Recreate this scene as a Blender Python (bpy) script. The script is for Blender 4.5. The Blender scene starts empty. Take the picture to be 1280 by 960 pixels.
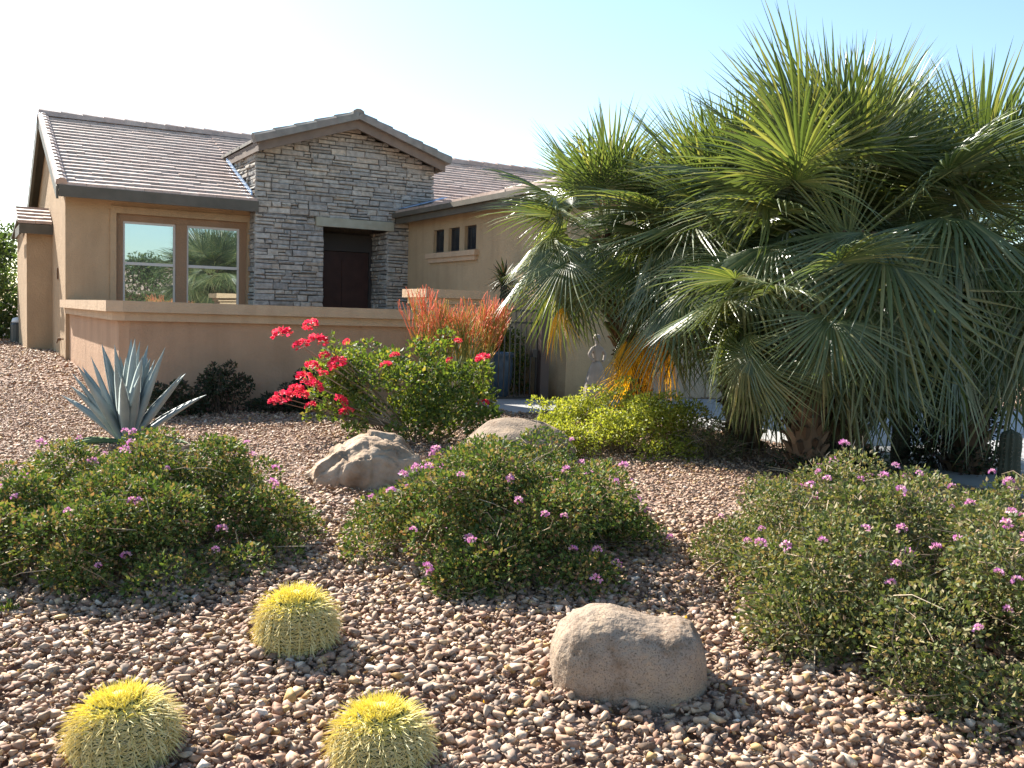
import bpy, math, random
import numpy as np
from mathutils import Vector, Matrix, noise as mnoise

R = math.radians
rng = np.random.default_rng(11)
random.seed(5)
sc = bpy.context.scene
COL = sc.collection
EYE = 1.6
TH = R(29.8)
OX, OY = -7.61, 16.4
Ux, Uy = math.cos(TH), math.sin(TH)
SUN_AZ, SUN_EL = 44.0, 37.0           # degrees left of the view axis, degrees above the horizon


def HW(u, v, z=0.0):
    """house plan coordinates to world"""
    return Vector((OX + u * Ux - v * Uy, OY + u * Uy + v * Ux, z))


def uv_of(x, y):
    dx, dy = x - OX, y - OY
    return dx * Ux + dy * Uy, -dx * Uy + dy * Ux


def sstep(a, b, x):
    t = np.clip((np.asarray(x, float) - a) / (b - a), 0, 1)
    return t * t * (3 - 2 * t)


def gz(x, y):
    """height of the ground"""
    x = np.asarray(x, float); y = np.asarray(y, float)
    z = np.interp(y, [-400, -9, 1.5, 2.5, 3, 4, 5, 7, 9, 12, 30, 400], [-.45, -.15, -.08, 0, .03, .13, .18, .29, .33, .35, .42, .3])
    z = z + .27 * sstep(3.2, 7.5, -x) * sstep(8.5, 17, y)
    z = z - .09 * sstep(2.4, 4.6, x) * sstep(6.0, 8.5, y)
    return z


def gzf(x, y):
    return float(gz(x, y))


# ------------------------------------------------------------------ mesh building
class MB:
    def __init__(self):
        self.v = []; self.f = []; self.m = []; self.n = 0

    def add(self, verts, faces, mat=0):
        verts = np.asarray(verts, float).reshape(-1, 3)
        o = self.n
        self.v.append(verts); self.n += len(verts)
        for f in faces:
            self.f.append([i + o for i in f])
        self.m += [mat] * len(faces)
        return self

    def box(self, x0, x1, y0, y1, z0, z1, mat=0):
        vs = [(x0, y0, z0), (x1, y0, z0), (x1, y1, z0), (x0, y1, z0), (x0, y0, z1), (x1, y0, z1), (x1, y1, z1), (x0, y1, z1)]
        return self.add(vs, [(0, 3, 2, 1), (4, 5, 6, 7), (0, 1, 5, 4), (1, 2, 6, 5), (2, 3, 7, 6), (3, 0, 4, 7)], mat)

    def prism(self, poly, axis, a0, a1, mat=0):
        """poly: 2D points (ccw); axis: which coordinate is extruded"""
        n = len(poly)
        def P(p, a):
            if axis == 0: return (a, p[0], p[1])
            if axis == 1: return (p[0], a, p[1])
            return (p[0], p[1], a)
        vs = [P(p, a0) for p in poly] + [P(p, a1) for p in poly]
        fs = [tuple(range(n))[::-1], tuple(range(n, 2 * n))]
        for i in range(n):
            j = (i + 1) % n
            fs.append((i, j, n + j, n + i))
        return self.add(vs, fs, mat)

    def tube(self, pts, rad, k=4, mat=0, cap=True):
        pts = np.asarray(pts, float); n = len(pts)
        rad = np.broadcast_to(np.asarray(rad, float), (n,))
        tan = np.gradient(pts, axis=0)
        tan /= np.linalg.norm(tan, axis=1)[:, None] + 1e-9
        ref = np.array([0, 0, 1.]) if abs(tan[0][2]) < .9 else np.array([1., 0, 0])
        s = np.cross(tan, ref); s /= np.linalg.norm(s, axis=1)[:, None] + 1e-9
        t = np.cross(s, tan)
        vs = []
        for a in range(k):
            an = 2 * math.pi * a / k
            vs.append(pts + (s * math.cos(an) + t * math.sin(an)) * rad[:, None])
        vs = np.stack(vs, 1).reshape(-1, 3)
        fs = []
        for i in range(n - 1):
            for a in range(k):
                b = (a + 1) % k
                fs.append((i * k + a, i * k + b, (i + 1) * k + b, (i + 1) * k + a))
        if cap:
            fs.append(tuple(range(k))[::-1]); fs.append(tuple((n - 1) * k + a for a in range(k)))
        return self.add(vs, fs, mat)

    def lathe(self, prof, k=20, c=(0, 0, 0), mat=0):
        vs = []
        for r, z in prof:
            for a in range(k):
                an = 2 * math.pi * a / k
                vs.append((c[0] + r * math.cos(an), c[1] + r * math.sin(an), c[2] + z))
        fs = []
        n = len(prof)
        for i in range(n - 1):
            for a in range(k):
                b = (a + 1) % k
                fs.append((i * k + a, i * k + b, (i + 1) * k + b, (i + 1) * k + a))
        fs.append(tuple(range(k))[::-1]); fs.append(tuple((n - 1) * k + a for a in range(k)))
        return self.add(vs, fs, mat)

    def build(self, name, mats, parent=None, smooth=False, loc=None):
        me = bpy.data.meshes.new(name)
        V = np.concatenate(self.v) if self.v else np.zeros((0, 3))
        me.from_pydata(V.tolist(), [], self.f)
        if not isinstance(mats, (list, tuple)): mats = [mats]
        for m in mats: me.materials.append(m)
        if len(mats) > 1: me.polygons.foreach_set('material_index', self.m)
        if smooth: me.polygons.foreach_set('use_smooth', [True] * len(me.polygons))
        me.update()
        o = bpy.data.objects.new(name, me); COL.objects.link(o)
        if parent: o.parent = parent
        if loc is not None: o.location = loc
        return o


def fast_mesh(name, V, F, mat, parent=None, smooth=False, loc=None):
    """V (n,3), F (m,k) arrays -> one mesh object"""
    V = np.asarray(V, np.float32); F = np.asarray(F, np.int32)
    k = F.shape[1]
    me = bpy.data.meshes.new(name)
    me.vertices.add(len(V)); me.vertices.foreach_set('co', V.ravel())
    me.loops.add(F.size); me.loops.foreach_set('vertex_index', F.ravel())
    me.polygons.add(len(F)); me.polygons.foreach_set('loop_start', np.arange(0, F.size, k, dtype=np.int32))
    if smooth: me.polygons.foreach_set('use_smooth', np.ones(len(F), bool))
    me.materials.append(mat)
    me.update(calc_edges=True)
    o = bpy.data.objects.new(name, me); COL.objects.link(o)
    if parent: o.parent = parent
    if loc is not None: o.location = loc
    return o


def empty(name, loc, rz=0, label=None, cat=None, group=None):
    o = bpy.data.objects.new(name, None); COL.objects.link(o)
    o.location = loc; o.rotation_euler = (0, 0, rz); o.empty_display_size = .2
    return tag(o, label, cat, group)


def tag(o, label=None, cat=None, group=None, kind=None):
    if label: o['label'] = label
    if cat: o['category'] = cat
    if group: o['group'] = group
    if kind: o['kind'] = kind
    return o


# ------------------------------------------------------------------ materials
def new_mat(name):
    m = bpy.data.materials.new(name); m.use_nodes = True
    nt = m.node_tree
    return m, nt, nt.nodes, nt.links, nt.nodes['Principled BSDF']


def ramp(nodes, stops, interp='LINEAR'):
    r = nodes.new('ShaderNodeValToRGB'); cr = r.color_ramp; cr.interpolation = interp
    while len(cr.elements) < len(stops): cr.elements.new(.5)
    for e, (p, c) in zip(cr.elements, stops):
        e.position = p; e.color = (*c, 1)
    return r


def mat_noise(name, stops, scale=4, detail=6, rough=.9, bump=.2, bscale=60, spec=.3, bdist=.01, coord='Object'):
    m, nt, N, L, b = new_mat(name)
    tc = N.new('ShaderNodeTexCoord')
    n1 = N.new('ShaderNodeTexNoise'); n1.inputs['Scale'].default_value = scale; n1.inputs['Detail'].default_value = detail
    L.new(tc.outputs[coord], n1.inputs['Vector'])
    r = ramp(N, stops); L.new(n1.outputs['Fac'], r.inputs[0]); L.new(r.outputs[0], b.inputs['Base Color'])
    b.inputs['Roughness'].default_value = rough; b.inputs['Specular IOR Level'].default_value = spec
    if bump:
        n2 = N.new('ShaderNodeTexNoise'); n2.inputs['Scale'].default_value = bscale; n2.inputs['Detail'].default_value = 5
        L.new(tc.outputs[coord], n2.inputs['Vector'])
        bp = N.new('ShaderNodeBump'); bp.inputs['Strength'].default_value = bump; bp.inputs['Distance'].default_value = bdist
        L.new(n2.outputs['Fac'], bp.inputs['Height']); L.new(bp.outputs[0], b.inputs['Normal'])
    return m


def mat_island(name, stops, rough=.85, spec=.3, bump=0, bscale=80, transl=0, tcol=None, interp='LINEAR', bdist=.004, mottle=0, mscale=30):
    """colour varies from piece to piece (leaf, stone, tile)"""
    m, nt, N, L, b = new_mat(name)
    g = N.new('ShaderNodeNewGeometry')
    r = ramp(N, stops, interp); L.new(g.outputs['Random Per Island'], r.inputs[0])
    col = r.outputs[0]
    tc = N.new('ShaderNodeTexCoord')
    if mottle:
        n = N.new('ShaderNodeTexNoise'); n.inputs['Scale'].default_value = mscale; n.inputs['Detail'].default_value = 5
        L.new(tc.outputs['Object'], n.inputs['Vector'])
        rr = ramp(N, [(.3, (1 - mottle,) * 3), (.7, (1 + mottle * .6,) * 3)]); L.new(n.outputs['Fac'], rr.inputs[0])
        mx = N.new('ShaderNodeMix'); mx.data_type = 'RGBA'; mx.blend_type = 'MULTIPLY'; mx.inputs[0].default_value = 1
        L.new(col, mx.inputs[6]); L.new(rr.outputs[0], mx.inputs[7]); col = mx.outputs[2]
    L.new(col, b.inputs['Base Color'])
    b.inputs['Roughness'].default_value = rough; b.inputs['Specular IOR Level'].default_value = spec
    if bump:
        n2 = N.new('ShaderNodeTexNoise'); n2.inputs['Scale'].default_value = bscale; n2.inputs['Detail'].default_value = 5
        L.new(tc.outputs['Object'], n2.inputs['Vector'])
        bp = N.new('ShaderNodeBump'); bp.inputs['Strength'].default_value = bump; bp.inputs['Distance'].default_value = bdist
        L.new(n2.outputs['Fac'], bp.inputs['Height']); L.new(bp.outputs[0], b.inputs['Normal'])
    if transl:
        t = N.new('ShaderNodeBsdfTranslucent')
        mx = N.new('ShaderNodeMix'); mx.data_type = 'RGBA'; mx.blend_type = 'MULTIPLY'; mx.inputs[0].default_value = 1
        L.new(col, mx.inputs[6]); mx.inputs[7].default_value = (*(tcol or (1.6, 1.7, .8)), 1)
        L.new(mx.outputs[2], t.inputs['Color'])
        ms = N.new('ShaderNodeMixShader'); ms.inputs[0].default_value = transl
        L.new(b.outputs[0], ms.inputs[1]); L.new(t.outputs[0], ms.inputs[2])
        L.new(ms.outputs[0], N['Material Output'].inputs['Surface'])
    return m


def mat_flat(name, col, rough=.6, metal=0, spec=.5):
    m, nt, N, L, b = new_mat(name)
    b.inputs['Base Color'].default_value = (*col, 1); b.inputs['Roughness'].default_value = rough
    b.inputs['Metallic'].default_value = metal; b.inputs['Specular IOR Level'].default_value = spec
    return m


def mat_stucco(name, c, k=.12):
    c = np.array(c)
    m, nt, N, L, b = new_mat(name)
    tc = N.new('ShaderNodeTexCoord')
    n1 = N.new('ShaderNodeTexNoise'); n1.inputs['Scale'].default_value = 1.7; n1.inputs['Detail'].default_value = 8; n1.inputs['Roughness'].default_value = .65
    L.new(tc.outputs['Object'], n1.inputs['Vector'])
    r = ramp(N, [(.25, tuple(c * (1 - k))), (.55, tuple(c)), (.8, tuple(c * (1 + k) + .01))])
    L.new(n1.outputs['Fac'], r.inputs[0])
    mp = N.new('ShaderNodeMapping'); mp.inputs['Scale'].default_value = (2.6, 2.6, .35); L.new(tc.outputs['Object'], mp.inputs[0])
    n4 = N.new('ShaderNodeTexNoise'); n4.inputs['Scale'].default_value = 2.2; n4.inputs['Detail'].default_value = 6; L.new(mp.outputs[0], n4.inputs['Vector'])
    r4 = ramp(N, [(.35, (.82, .80, .78)), (.52, (1, 1, 1)), (.7, (1.05, 1.04, 1.02))]); L.new(n4.outputs['Fac'], r4.inputs[0])
    mx = N.new('ShaderNodeMix'); mx.data_type = 'RGBA'; mx.blend_type = 'MULTIPLY'; mx.inputs[0].default_value = .45
    L.new(r.outputs[0], mx.inputs[6]); L.new(r4.outputs[0], mx.inputs[7])
    # soil splashed up the foot of the wall, with a ragged upper edge
    sz = N.new('ShaderNodeSeparateXYZ'); L.new(tc.outputs['Object'], sz.inputs[0])
    n5 = N.new('ShaderNodeTexNoise'); n5.inputs['Scale'].default_value = 7; n5.inputs['Detail'].default_value = 7; L.new(tc.outputs['Object'], n5.inputs['Vector'])
    m5 = N.new('ShaderNodeMath'); m5.operation = 'MULTIPLY_ADD'; m5.inputs[1].default_value = -.5; L.new(n5.outputs['Fac'], m5.inputs[0]); L.new(sz.outputs['Z'], m5.inputs[2])
    r5 = ramp(N, [(.10, (.70, .66, .62)), (.28, (.9, .88, .86)), (.40, (1, 1, 1))]); L.new(m5.outputs[0], r5.inputs[0])
    m6 = N.new('ShaderNodeMix'); m6.data_type = 'RGBA'; m6.blend_type = 'MULTIPLY'; m6.inputs[0].default_value = 1
    L.new(mx.outputs[2], m6.inputs[6]); L.new(r5.outputs[0], m6.inputs[7])
    L.new(m6.outputs[2], b.inputs['Base Color'])
    b.inputs['Roughness'].default_value = .95; b.inputs['Specular IOR Level'].default_value = .15
    n2 = N.new('ShaderNodeTexNoise'); n2.inputs['Scale'].default_value = 38; n2.inputs['Detail'].default_value = 7
    n3 = N.new('ShaderNodeTexNoise'); n3.inputs['Scale'].default_value = 5; n3.inputs['Detail'].default_value = 3
    L.new(tc.outputs['Object'], n2.inputs['Vector']); L.new(tc.outputs['Object'], n3.inputs['Vector'])
    ad = N.new('ShaderNodeMath'); ad.operation = 'MULTIPLY_ADD'; ad.inputs[1].default_value = 1.5
    L.new(n3.outputs['Fac'], ad.inputs[0]); L.new(n2.outputs['Fac'], ad.inputs[2])
    bp = N.new('ShaderNodeBump'); bp.inputs['Strength'].default_value = .6; bp.inputs['Distance'].default_value = .015
    L.new(ad.outputs[0], bp.inputs['Height']); L.new(bp.outputs[0], b.inputs['Normal'])
    return m


def mat_gradz(name, stops, rough=.6, transl=0, jitter=.25):
    """pigment that changes along the plant's height (Generated z)"""
    m, nt, N, L, b = new_mat(name)
    tc = N.new('ShaderNodeTexCoord'); sx = N.new('ShaderNodeSeparateXYZ'); L.new(tc.outputs['Generated'], sx.inputs[0])
    g = N.new('ShaderNodeNewGeometry')
    ma = N.new('ShaderNodeMath'); ma.operation = 'MULTIPLY_ADD'; ma.inputs[1].default_value = jitter
    L.new(g.outputs['Random Per Island'], ma.inputs[0]); L.new(sx.outputs['Z'], ma.inputs[2])
    r = ramp(N, stops); L.new(ma.outputs[0], r.inputs[0]); L.new(r.outputs[0], b.inputs['Base Color'])
    b.inputs['Roughness'].default_value = rough
    if transl:
        t = N.new('ShaderNodeBsdfTranslucent'); L.new(r.outputs[0], t.inputs['Color'])
        ms = N.new('ShaderNodeMixShader'); ms.inputs[0].default_value = transl
        L.new(b.outputs[0], ms.inputs[1]); L.new(t.outputs[0], ms.inputs[2]); L.new(ms.outputs[0], N['Material Output'].inputs['Surface'])
    return m


def mat_glass(name):
    m, nt, N, L, b = new_mat(name)
    b.inputs['Base Color'].default_value = (.012, .014, .015, 1); b.inputs['Roughness'].default_value = .25
    g = N.new('ShaderNodeBsdfGlossy'); g.inputs['Roughness'].default_value = .012; g.inputs['Color'].default_value = (.78, .9, .92, 1)
    tc = N.new('ShaderNodeTexCoord'); n = N.new('ShaderNodeTexNoise'); n.inputs['Scale'].default_value = 1.6
    L.new(tc.outputs['Object'], n.inputs['Vector'])
    bp = N.new('ShaderNodeBump'); bp.inputs['Strength'].default_value = .05; bp.inputs['Distance'].default_value = .02
    L.new(n.outputs['Fac'], bp.inputs['Height']); L.new(bp.outputs[0], g.inputs['Normal'])
    ms = N.new('ShaderNodeMixShader'); ms.inputs[0].default_value = .40
    L.new(b.outputs[0], ms.inputs[1]); L.new(g.outputs[0], ms.inputs[2]); L.new(ms.outputs[0], N['Material Output'].inputs['Surface'])
    return m


M = {}
M['stucco'] = mat_stucco('stucco', (.43, .30, .18))
M['stucco_wing'] = mat_stucco('stucco_wing', (.43, .315, .19))
M['stucco_wall'] = mat_stucco('stucco_courtyard', (.45, .285, .18))
M['stucco_cap'] = mat_stucco('stucco_cap', (.52, .37, .24), .06)
M['trim'] = mat_stucco('trim', (.30, .19, .115), .08)
M['fascia'] = mat_noise('fascia_paint', [(.3, (.085, .075, .055)), (.7, (.12, .105, .08))], 5, 4, .6, .05)
M['entry_fascia'] = mat_noise('entry_fascia_paint', [(.3, (.15, .115, .09)), (.7, (.20, .155, .12))], 5, 4, .7, .05)
M['tile'] = mat_island('roof_tile', [(0, (.38, .27, .21)), (.35, (.49, .355, .285)), (.7, (.44, .33, .27)), (1, (.55, .42, .34))], .5, .6, .2, 60, mottle=.22, mscale=9)
M['barge'] = mat_island('barge_tile', [(0, (.19, .18, .15)), (.5, (.25, .22, .19)), (1, (.22, .21, .18))], .85, .3, .25, 60, mottle=.2, mscale=8)
M['ledge'] = mat_island('ledge_stone', [(0, (.29, .275, .25)), (.25, (.40, .38, .34)), (.5, (.35, .33, .30)), (.72, (.49, .45, .385)), (.88, (.43, .375, .305)), (1, (.31, .295, .27))], .95, .2, .6, 28, mottle=.3, mscale=14, bdist=.02)
M['mortar'] = mat_noise('mortar', [(.3, (.06, .055, .05)), (.7, (.10, .09, .08))], 20)
M['lintel'] = mat_noise('lintel_stone', [(.3, (.30, .285, .21)), (.7, (.38, .36, .275))], 6, 6, .9, .3, 50)
M['door'] = mat_noise('door_wood', [(.3, (.035, .017, .014)), (.7, (.055, .026, .021))], 5, 4, .5, .1)
M['frame'] = mat_flat('window_frame', (.36, .30, .235), .55)
M['sash'] = mat_flat('window_sash', (.55, .52, .47), .5)
M['glass'] = mat_glass('window_glass')
M['dark_glass'] = mat_flat('dark_glass', (.02, .022, .026), .15)
M['screen'] = mat_flat('shutter_dark', (.03, .026, .024), .6)
M['flashing'] = mat_flat('flashing_metal', (.24, .36, .54), .4, .5)  # blue of the reflected sky is put into the metal's base colour
M['garage_door'] = mat_noise('garage_door_paint', [(.3, (.36, .28, .2)), (.7, (.40, .31, .22))], 3, 4, .7, .05)
M['iron'] = mat_flat('gate_iron', (.03, .026, .024), .45, .3)
M['post'] = mat_flat('gate_post_paint', (.075, .05, .042), .5, .2)
M['concrete'] = mat_noise('concrete', [(.3, (.31, .31, .305)), (.7, (.39, .385, .375))], 3, 8, .9, .15, 120)
M['paver'] = mat_noise('paver', [(.3, (.35, .28, .23)), (.7, (.42, .34, .28))], 3, 8, .9, .15, 90)
M['asphalt'] = mat_noise('asphalt', [(.3, (.045, .045, .045)), (.7, (.065, .064, .062))], 30, 6, .9, .3, 200)
M['gravel'] = mat_island('gravel_stone', [(0, (.13, .08, .05)), (.14, (.38, .26, .17)), (.28, (.27, .145, .09)), (.42, (.47, .34, .225)), (.54, (.38, .215, .14)), (.64, (.23, .17, .13)), (.76, (.50, .37, .26)), (.85, (.34, .22, .16)), (.92, (.46, .28, .10)), (1, (.66, .56, .46))], .75, .4, .4, 90, mottle=.28, mscale=50)
M['granite'] = mat_noise('granite', [(.3, (.10, .075, .055)), (.42, (.25, .19, .14)), (.55, (.33, .255, .19)), (.66, (.26, .195, .14)), (.8, (.42, .345, .27))], 150, 6, .9, .6, 60, .2, .014)
def stained(m, scale, lo, hi):
    nt = m.node_tree; N = nt.nodes; L = nt.links; b = N['Principled BSDF']
    src = b.inputs['Base Color'].links[0].from_socket
    tc = N.new('ShaderNodeTexCoord'); n = N.new('ShaderNodeTexNoise'); n.inputs['Scale'].default_value = scale; n.inputs['Detail'].default_value = 6; n.inputs['Roughness'].default_value = .7
    L.new(tc.outputs['Object'], n.inputs['Vector'])
    r = ramp(N, [(.36, lo), (.5, (1, 1, 1)), (.66, hi)]); L.new(n.outputs['Fac'], r.inputs[0])
    mx = N.new('ShaderNodeMix'); mx.data_type = 'RGBA'; mx.blend_type = 'MULTIPLY'; mx.inputs[0].default_value = 1
    L.new(src, mx.inputs[6]); L.new(r.outputs[0], mx.inputs[7]); L.new(mx.outputs[2], b.inputs['Base Color'])


stained(M['granite'], 6, (.66, .58, .50), (1.25, 1.2, 1.1))
M['sandstone'] = mat_noise('sandstone', [(.28, (.18, .115, .07)), (.45, (.34, .24, .16)), (.6, (.44, .33, .235)), (.8, (.52, .43, .33))], 5, 9, .92, .7, 22, .2, .03)
M['lantana'] = mat_island('lantana_leaf', [(0, (.035, .06, .018)), (.3, (.075, .12, .028)), (.55, (.13, .17, .042)), (.75, (.22, .21, .06)), (.88, (.30, .21, .085)), (1, (.30, .15, .10))], .65, .25, transl=.22)
M['lantana_dry'] = mat_island('lantana_leaf_olive', [(0, (.045, .065, .024)), (.35, (.105, .13, .042)), (.6, (.165, .175, .06)), (.85, (.27, .22, .10)), (1, (.24, .15, .09))], .6, .3, transl=.22)
M['twig'] = mat_island('twig', [(0, (.14, .095, .06)), (.6, (.28, .21, .14)), (1, (.42, .34, .24))], .9)
M['darktwig'] = mat_island('dark_twig', [(0, (.05, .035, .025)), (1, (.12, .085, .06))], .9)
M['pink'] = mat_island('lantana_flower', [(0, (.54, .16, .40)), (.5, (.68, .34, .58)), (.8, (.74, .44, .50)), (1, (.74, .52, .42))], .6, transl=.3, tcol=(1.1, 1, 1.1))
M['red'] = mat_island('bougainvillea_bract', [(0, (.55, .015, .07)), (.4, (.74, .035, .10)), (.8, (.80, .09, .13)), (1, (.82, .20, .17))], .6, .3, transl=.4, tcol=(1.15, 1.1, 1.1))
M['bougleaf'] = mat_island('bougainvillea_leaf', [(0, (.045, .075, .02)), (.5, (.10, .15, .035)), (.85, (.18, .22, .05)), (1, (.26, .20, .07))], .6, .35, transl=.34, tcol=(1.9, 1.9, .6))
M['yellowleaf'] = mat_island('yellow_shrub_leaf', [(0, (.17, .20, .025)), (.5, (.32, .35, .05)), (1, (.46, .44, .10))], .5, .4, transl=.4, tcol=(1.5, 1.5, .7))
M['darkleaf'] = mat_island('dark_leaf', [(0, (.018, .03, .012)), (.6, (.035, .05, .022)), (1, (.09, .045, .04))], .6, .3, transl=.15)
M['treeleaf'] = mat_island('tree_leaf', [(0, (.035, .06, .02)), (.6, (.07, .11, .03)), (1, (.13, .17, .05))], .5, .4, transl=.3)
M['paleleaf'] = mat_island('pale_tree_leaf', [(0, (.10, .12, .06)), (1, (.20, .20, .12))], .6, .3, transl=.3)
M['palm'] = mat_island('palm_leaflet', [(0, (.065, .092, .04)), (.5, (.105, .138, .058)), (.85, (.15, .175, .075)), (1, (.25, .24, .11))], .36, .6, transl=.26, tcol=(1.9, 1.95, .65))
M['palmdry'] = mat_island('palm_leaflet_yellow', [(0, (.62, .36, .015)), (.6, (.80, .50, .02)), (1, (.66, .50, .08))], .5, .4, transl=.5, tcol=(1.3, 1.1, .5))
M['petiole'] = mat_noise('palm_petiole', [(.3, (.13, .16, .05)), (.7, (.22, .22, .08))], 9, 4, .5, 0)
M['trunk'] = mat_island('palm_fibre', [(0, (.055, .035, .022)), (.5, (.12, .08, .05)), (1, (.24, .16, .10))], .95, .1, .4, 40)
M['bark'] = mat_noise('bark', [(.3, (.09, .065, .045)), (.7, (.17, .13, .10))], 12, 6, .95, .5, 30)
M['agave'] = mat_noise('agave_skin', [(.3, (.215, .255, .245)), (.7, (.31, .355, .34))], 4, 4, .5, .05)
M['agavegreen'] = mat_noise('agave_green_skin', [(.3, (.10, .16, .07)), (.7, (.16, .22, .10))], 4, 4, .5, .05)
M['cactus'] = mat_noise('cactus_skin', [(.3, (.075, .095, .03)), (.7, (.13, .14, .045))], 8, 4, .6, .1)
M['spine'] = mat_island('cactus_spine', [(0, (.68, .57, .22)), (.5, (.79, .70, .34)), (1, (.88, .82, .52))], .5, .4, transl=.35, tcol=(1.1, 1.05, .8))
M['spine_young'] = mat_island('cactus_spine_young', [(0, (.80, .72, .17)), (1, (.92, .87, .42))], .5, .4, transl=.45, tcol=(1.1, 1.05, .7))
M['wool'] = mat_noise('cactus_wool', [(.3, (.62, .52, .16)), (.7, (.82, .74, .34))], 160, 4, .95, .8, 220, .1, .01)
M['column_cactus'] = mat_noise('column_cactus_skin', [(.3, (.05, .055, .035)), (.7, (.085, .085, .055))], 8, 5, .7, .2)
M['fire'] = mat_gradz('firestick_skin', [(.5, (.13, .18, .04)), (.8, (.30, .30, .08)), (.96, (.62, .42, .09)), (1.1, (.78, .38, .11)), (1.36, (.80, .27, .15))], .5, .3, .45)
M['statue'] = mat_noise('statue_stone', [(.3, (.27, .225, .185)), (.7, (.36, .305, .255))], 8, 6, .9, .3, 60)
M['pot'] = mat_noise('blue_glaze', [(.3, (.05, .09, .14)), (.7, (.08, .13, .19))], 6, 4, .25, 0)
M['utility'] = mat_flat('utility_paint', (.05, .055, .05), .3)
M['white'] = mat_flat('lid_highlight', (.75, .75, .73), .3)  # painted highlight: white stands for the shine on the box's glossy dark lid
M['pipe'] = mat_flat('pipe_metal', (.16, .09, .05), .4, .6)


def mat_ground():
    m, nt, N, L, b = new_mat('gravel_ground')
    tc = N.new('ShaderNodeTexCoord')
    vo = N.new('ShaderNodeTexVoronoi'); vo.inputs['Scale'].default_value = 26
    L.new(tc.outputs['Object'], vo.inputs['Vector'])
    sx = N.new('ShaderNodeSeparateColor'); L.new(vo.outputs['Color'], sx.inputs[0])
    r = ramp(N, [(0, (.16, .11, .095)), (.3, (.33, .235, .175)), (.6, (.26, .165, .12)), (.8, (.43, .325, .25)), (1, (.29, .235, .20))])
    L.new(sx.outputs[0], r.inputs[0]); L.new(r.outputs[0], b.inputs['Base Color'])
    b.inputs['Roughness'].default_value = .95; b.inputs['Specular IOR Level'].default_value = .2
    bp = N.new('ShaderNodeBump'); bp.invert = True; bp.inputs['Strength'].default_value = .9; bp.inputs['Distance'].default_value = .03
    L.new(vo.outputs['Distance'], bp.inputs['Height']); L.new(bp.outputs[0], b.inputs['Normal'])
    return m


M['ground'] = mat_ground()

# ------------------------------------------------------------------ ground sheets
def ground_sheet():
    xs = np.concatenate([[-420, -200, -90, -45, -28], np.arange(-20, 20.01, .4), [28, 45, 90, 200, 420]])
    ys = np.concatenate([[-420, -200, -90, -45, -25, -14, -9], np.arange(-8, 30.01, .4), [40, 60, 110, 220, 500]])
    X, Y = np.meshgrid(xs, ys)
    Z = gz(X, Y) - .02
    V = np.stack([X, Y, Z], -1).reshape(-1, 3)
    nx = len(xs); ny = len(ys)
    i, j = np.meshgrid(np.arange(nx - 1), np.arange(ny - 1))
    a = (j * nx + i).ravel()
    F = np.stack([a, a + 1, a + nx + 1, a + nx], 1)
    o = fast_mesh('ground', V, F, M['ground'], smooth=True)
    tag(o, kind='structure')


def plan_sheet(name, u0, u1, v0, v1, mat, dz, n=(12, 24)):
    us = np.linspace(u0, u1, n[0]); vs = np.linspace(v0, v1, n[1])
    A, B = np.meshgrid(us, vs)
    X = OX + A * Ux - B * Uy; Y = OY + A * Uy + B * Ux
    top = np.stack([X, Y, gz(X, Y) + dz], -1).reshape(-1, 3)
    bot = top - [0, 0, .12]
    nx, ny = n
    i, j = np.meshgrid(np.arange(nx - 1), np.arange(ny - 1)); a = (j * nx + i).ravel()
    F = [tuple(f) for f in np.stack([a, a + 1, a + nx + 1, a + nx], 1).tolist()]
    mb = MB(); k = len(top)
    rim = list(range(nx)) + [r * nx + nx - 1 for r in range(1, ny)] + list(range((ny - 1) * nx + nx - 2, (ny - 1) * nx - 1, -1)) + [r * nx for r in range(ny - 2, 0, -1)]
    for q in range(len(rim)):
        p, s = rim[q], rim[(q + 1) % len(rim)]
        F.append((p, p + k, s + k, s))
    mb.add(np.concatenate([top, bot]), F)
    o = mb.build(name, mat)
    return tag(o, kind='structure')


ground_sheet()
plan_sheet('driveway', 5.95, 13.36, -25, -6.25, M['concrete'], .02, (14, 50))
plan_sheet('walkway', 4.55, 5.94, -7.5, -5.85, M['concrete'], .024, (6, 8))
plan_sheet('patio', .27, 6.08, -5.78, -.42, M['paver'], .02, (10, 10))
mb = MB(); mb.box(-90, 90, -9.2, -1.2, -.30, -.075)
tag(mb.build('road', M['asphalt']), kind='structure')
mb = MB(); mb.box(-90, 90, -1.196, -.75, -.3, .03)
tag(mb.build('kerb', M['concrete']), kind='structure')

# ------------------------------------------------------------------ gravel
def ico(sub):
    import bmesh
    bm = bmesh.new(); bmesh.ops.create_icosphere(bm, subdivisions=sub, radius=1)
    V = np.array([v.co[:] for v in bm.verts]); F = np.array([[v.index for v in f.verts] for f in bm.faces]); bm.free()
    return V, F


ICO1, ICO2 = ico(1), ico(2)


def stone_proto(base, r):
    """an angular chip of crushed rock: the hull of a few random points"""
    import bmesh
    bm = bmesh.new()
    n = 11 if base else 9
    P = r.normal(size=(n, 3)); P /= np.linalg.norm(P, axis=1)[:, None]
    P *= r.uniform(.75, 1.1, (n, 1)) * np.array([1.1, r.uniform(.6, .95), r.uniform(.4, .72)])
    for p in P: bm.verts.new(p)
    bmesh.ops.convex_hull(bm, input=bm.verts)
    loose = [v for v in bm.verts if not v.link_faces]
    bmesh.ops.delete(bm, geom=loose, context='VERTS')
    bm.verts.index_update()
    V = np.array([v.co[:] for v in bm.verts]); F = np.array([[v.index for v in f.verts] for f in bm.faces]); bm.free()
    return V, F


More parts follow.
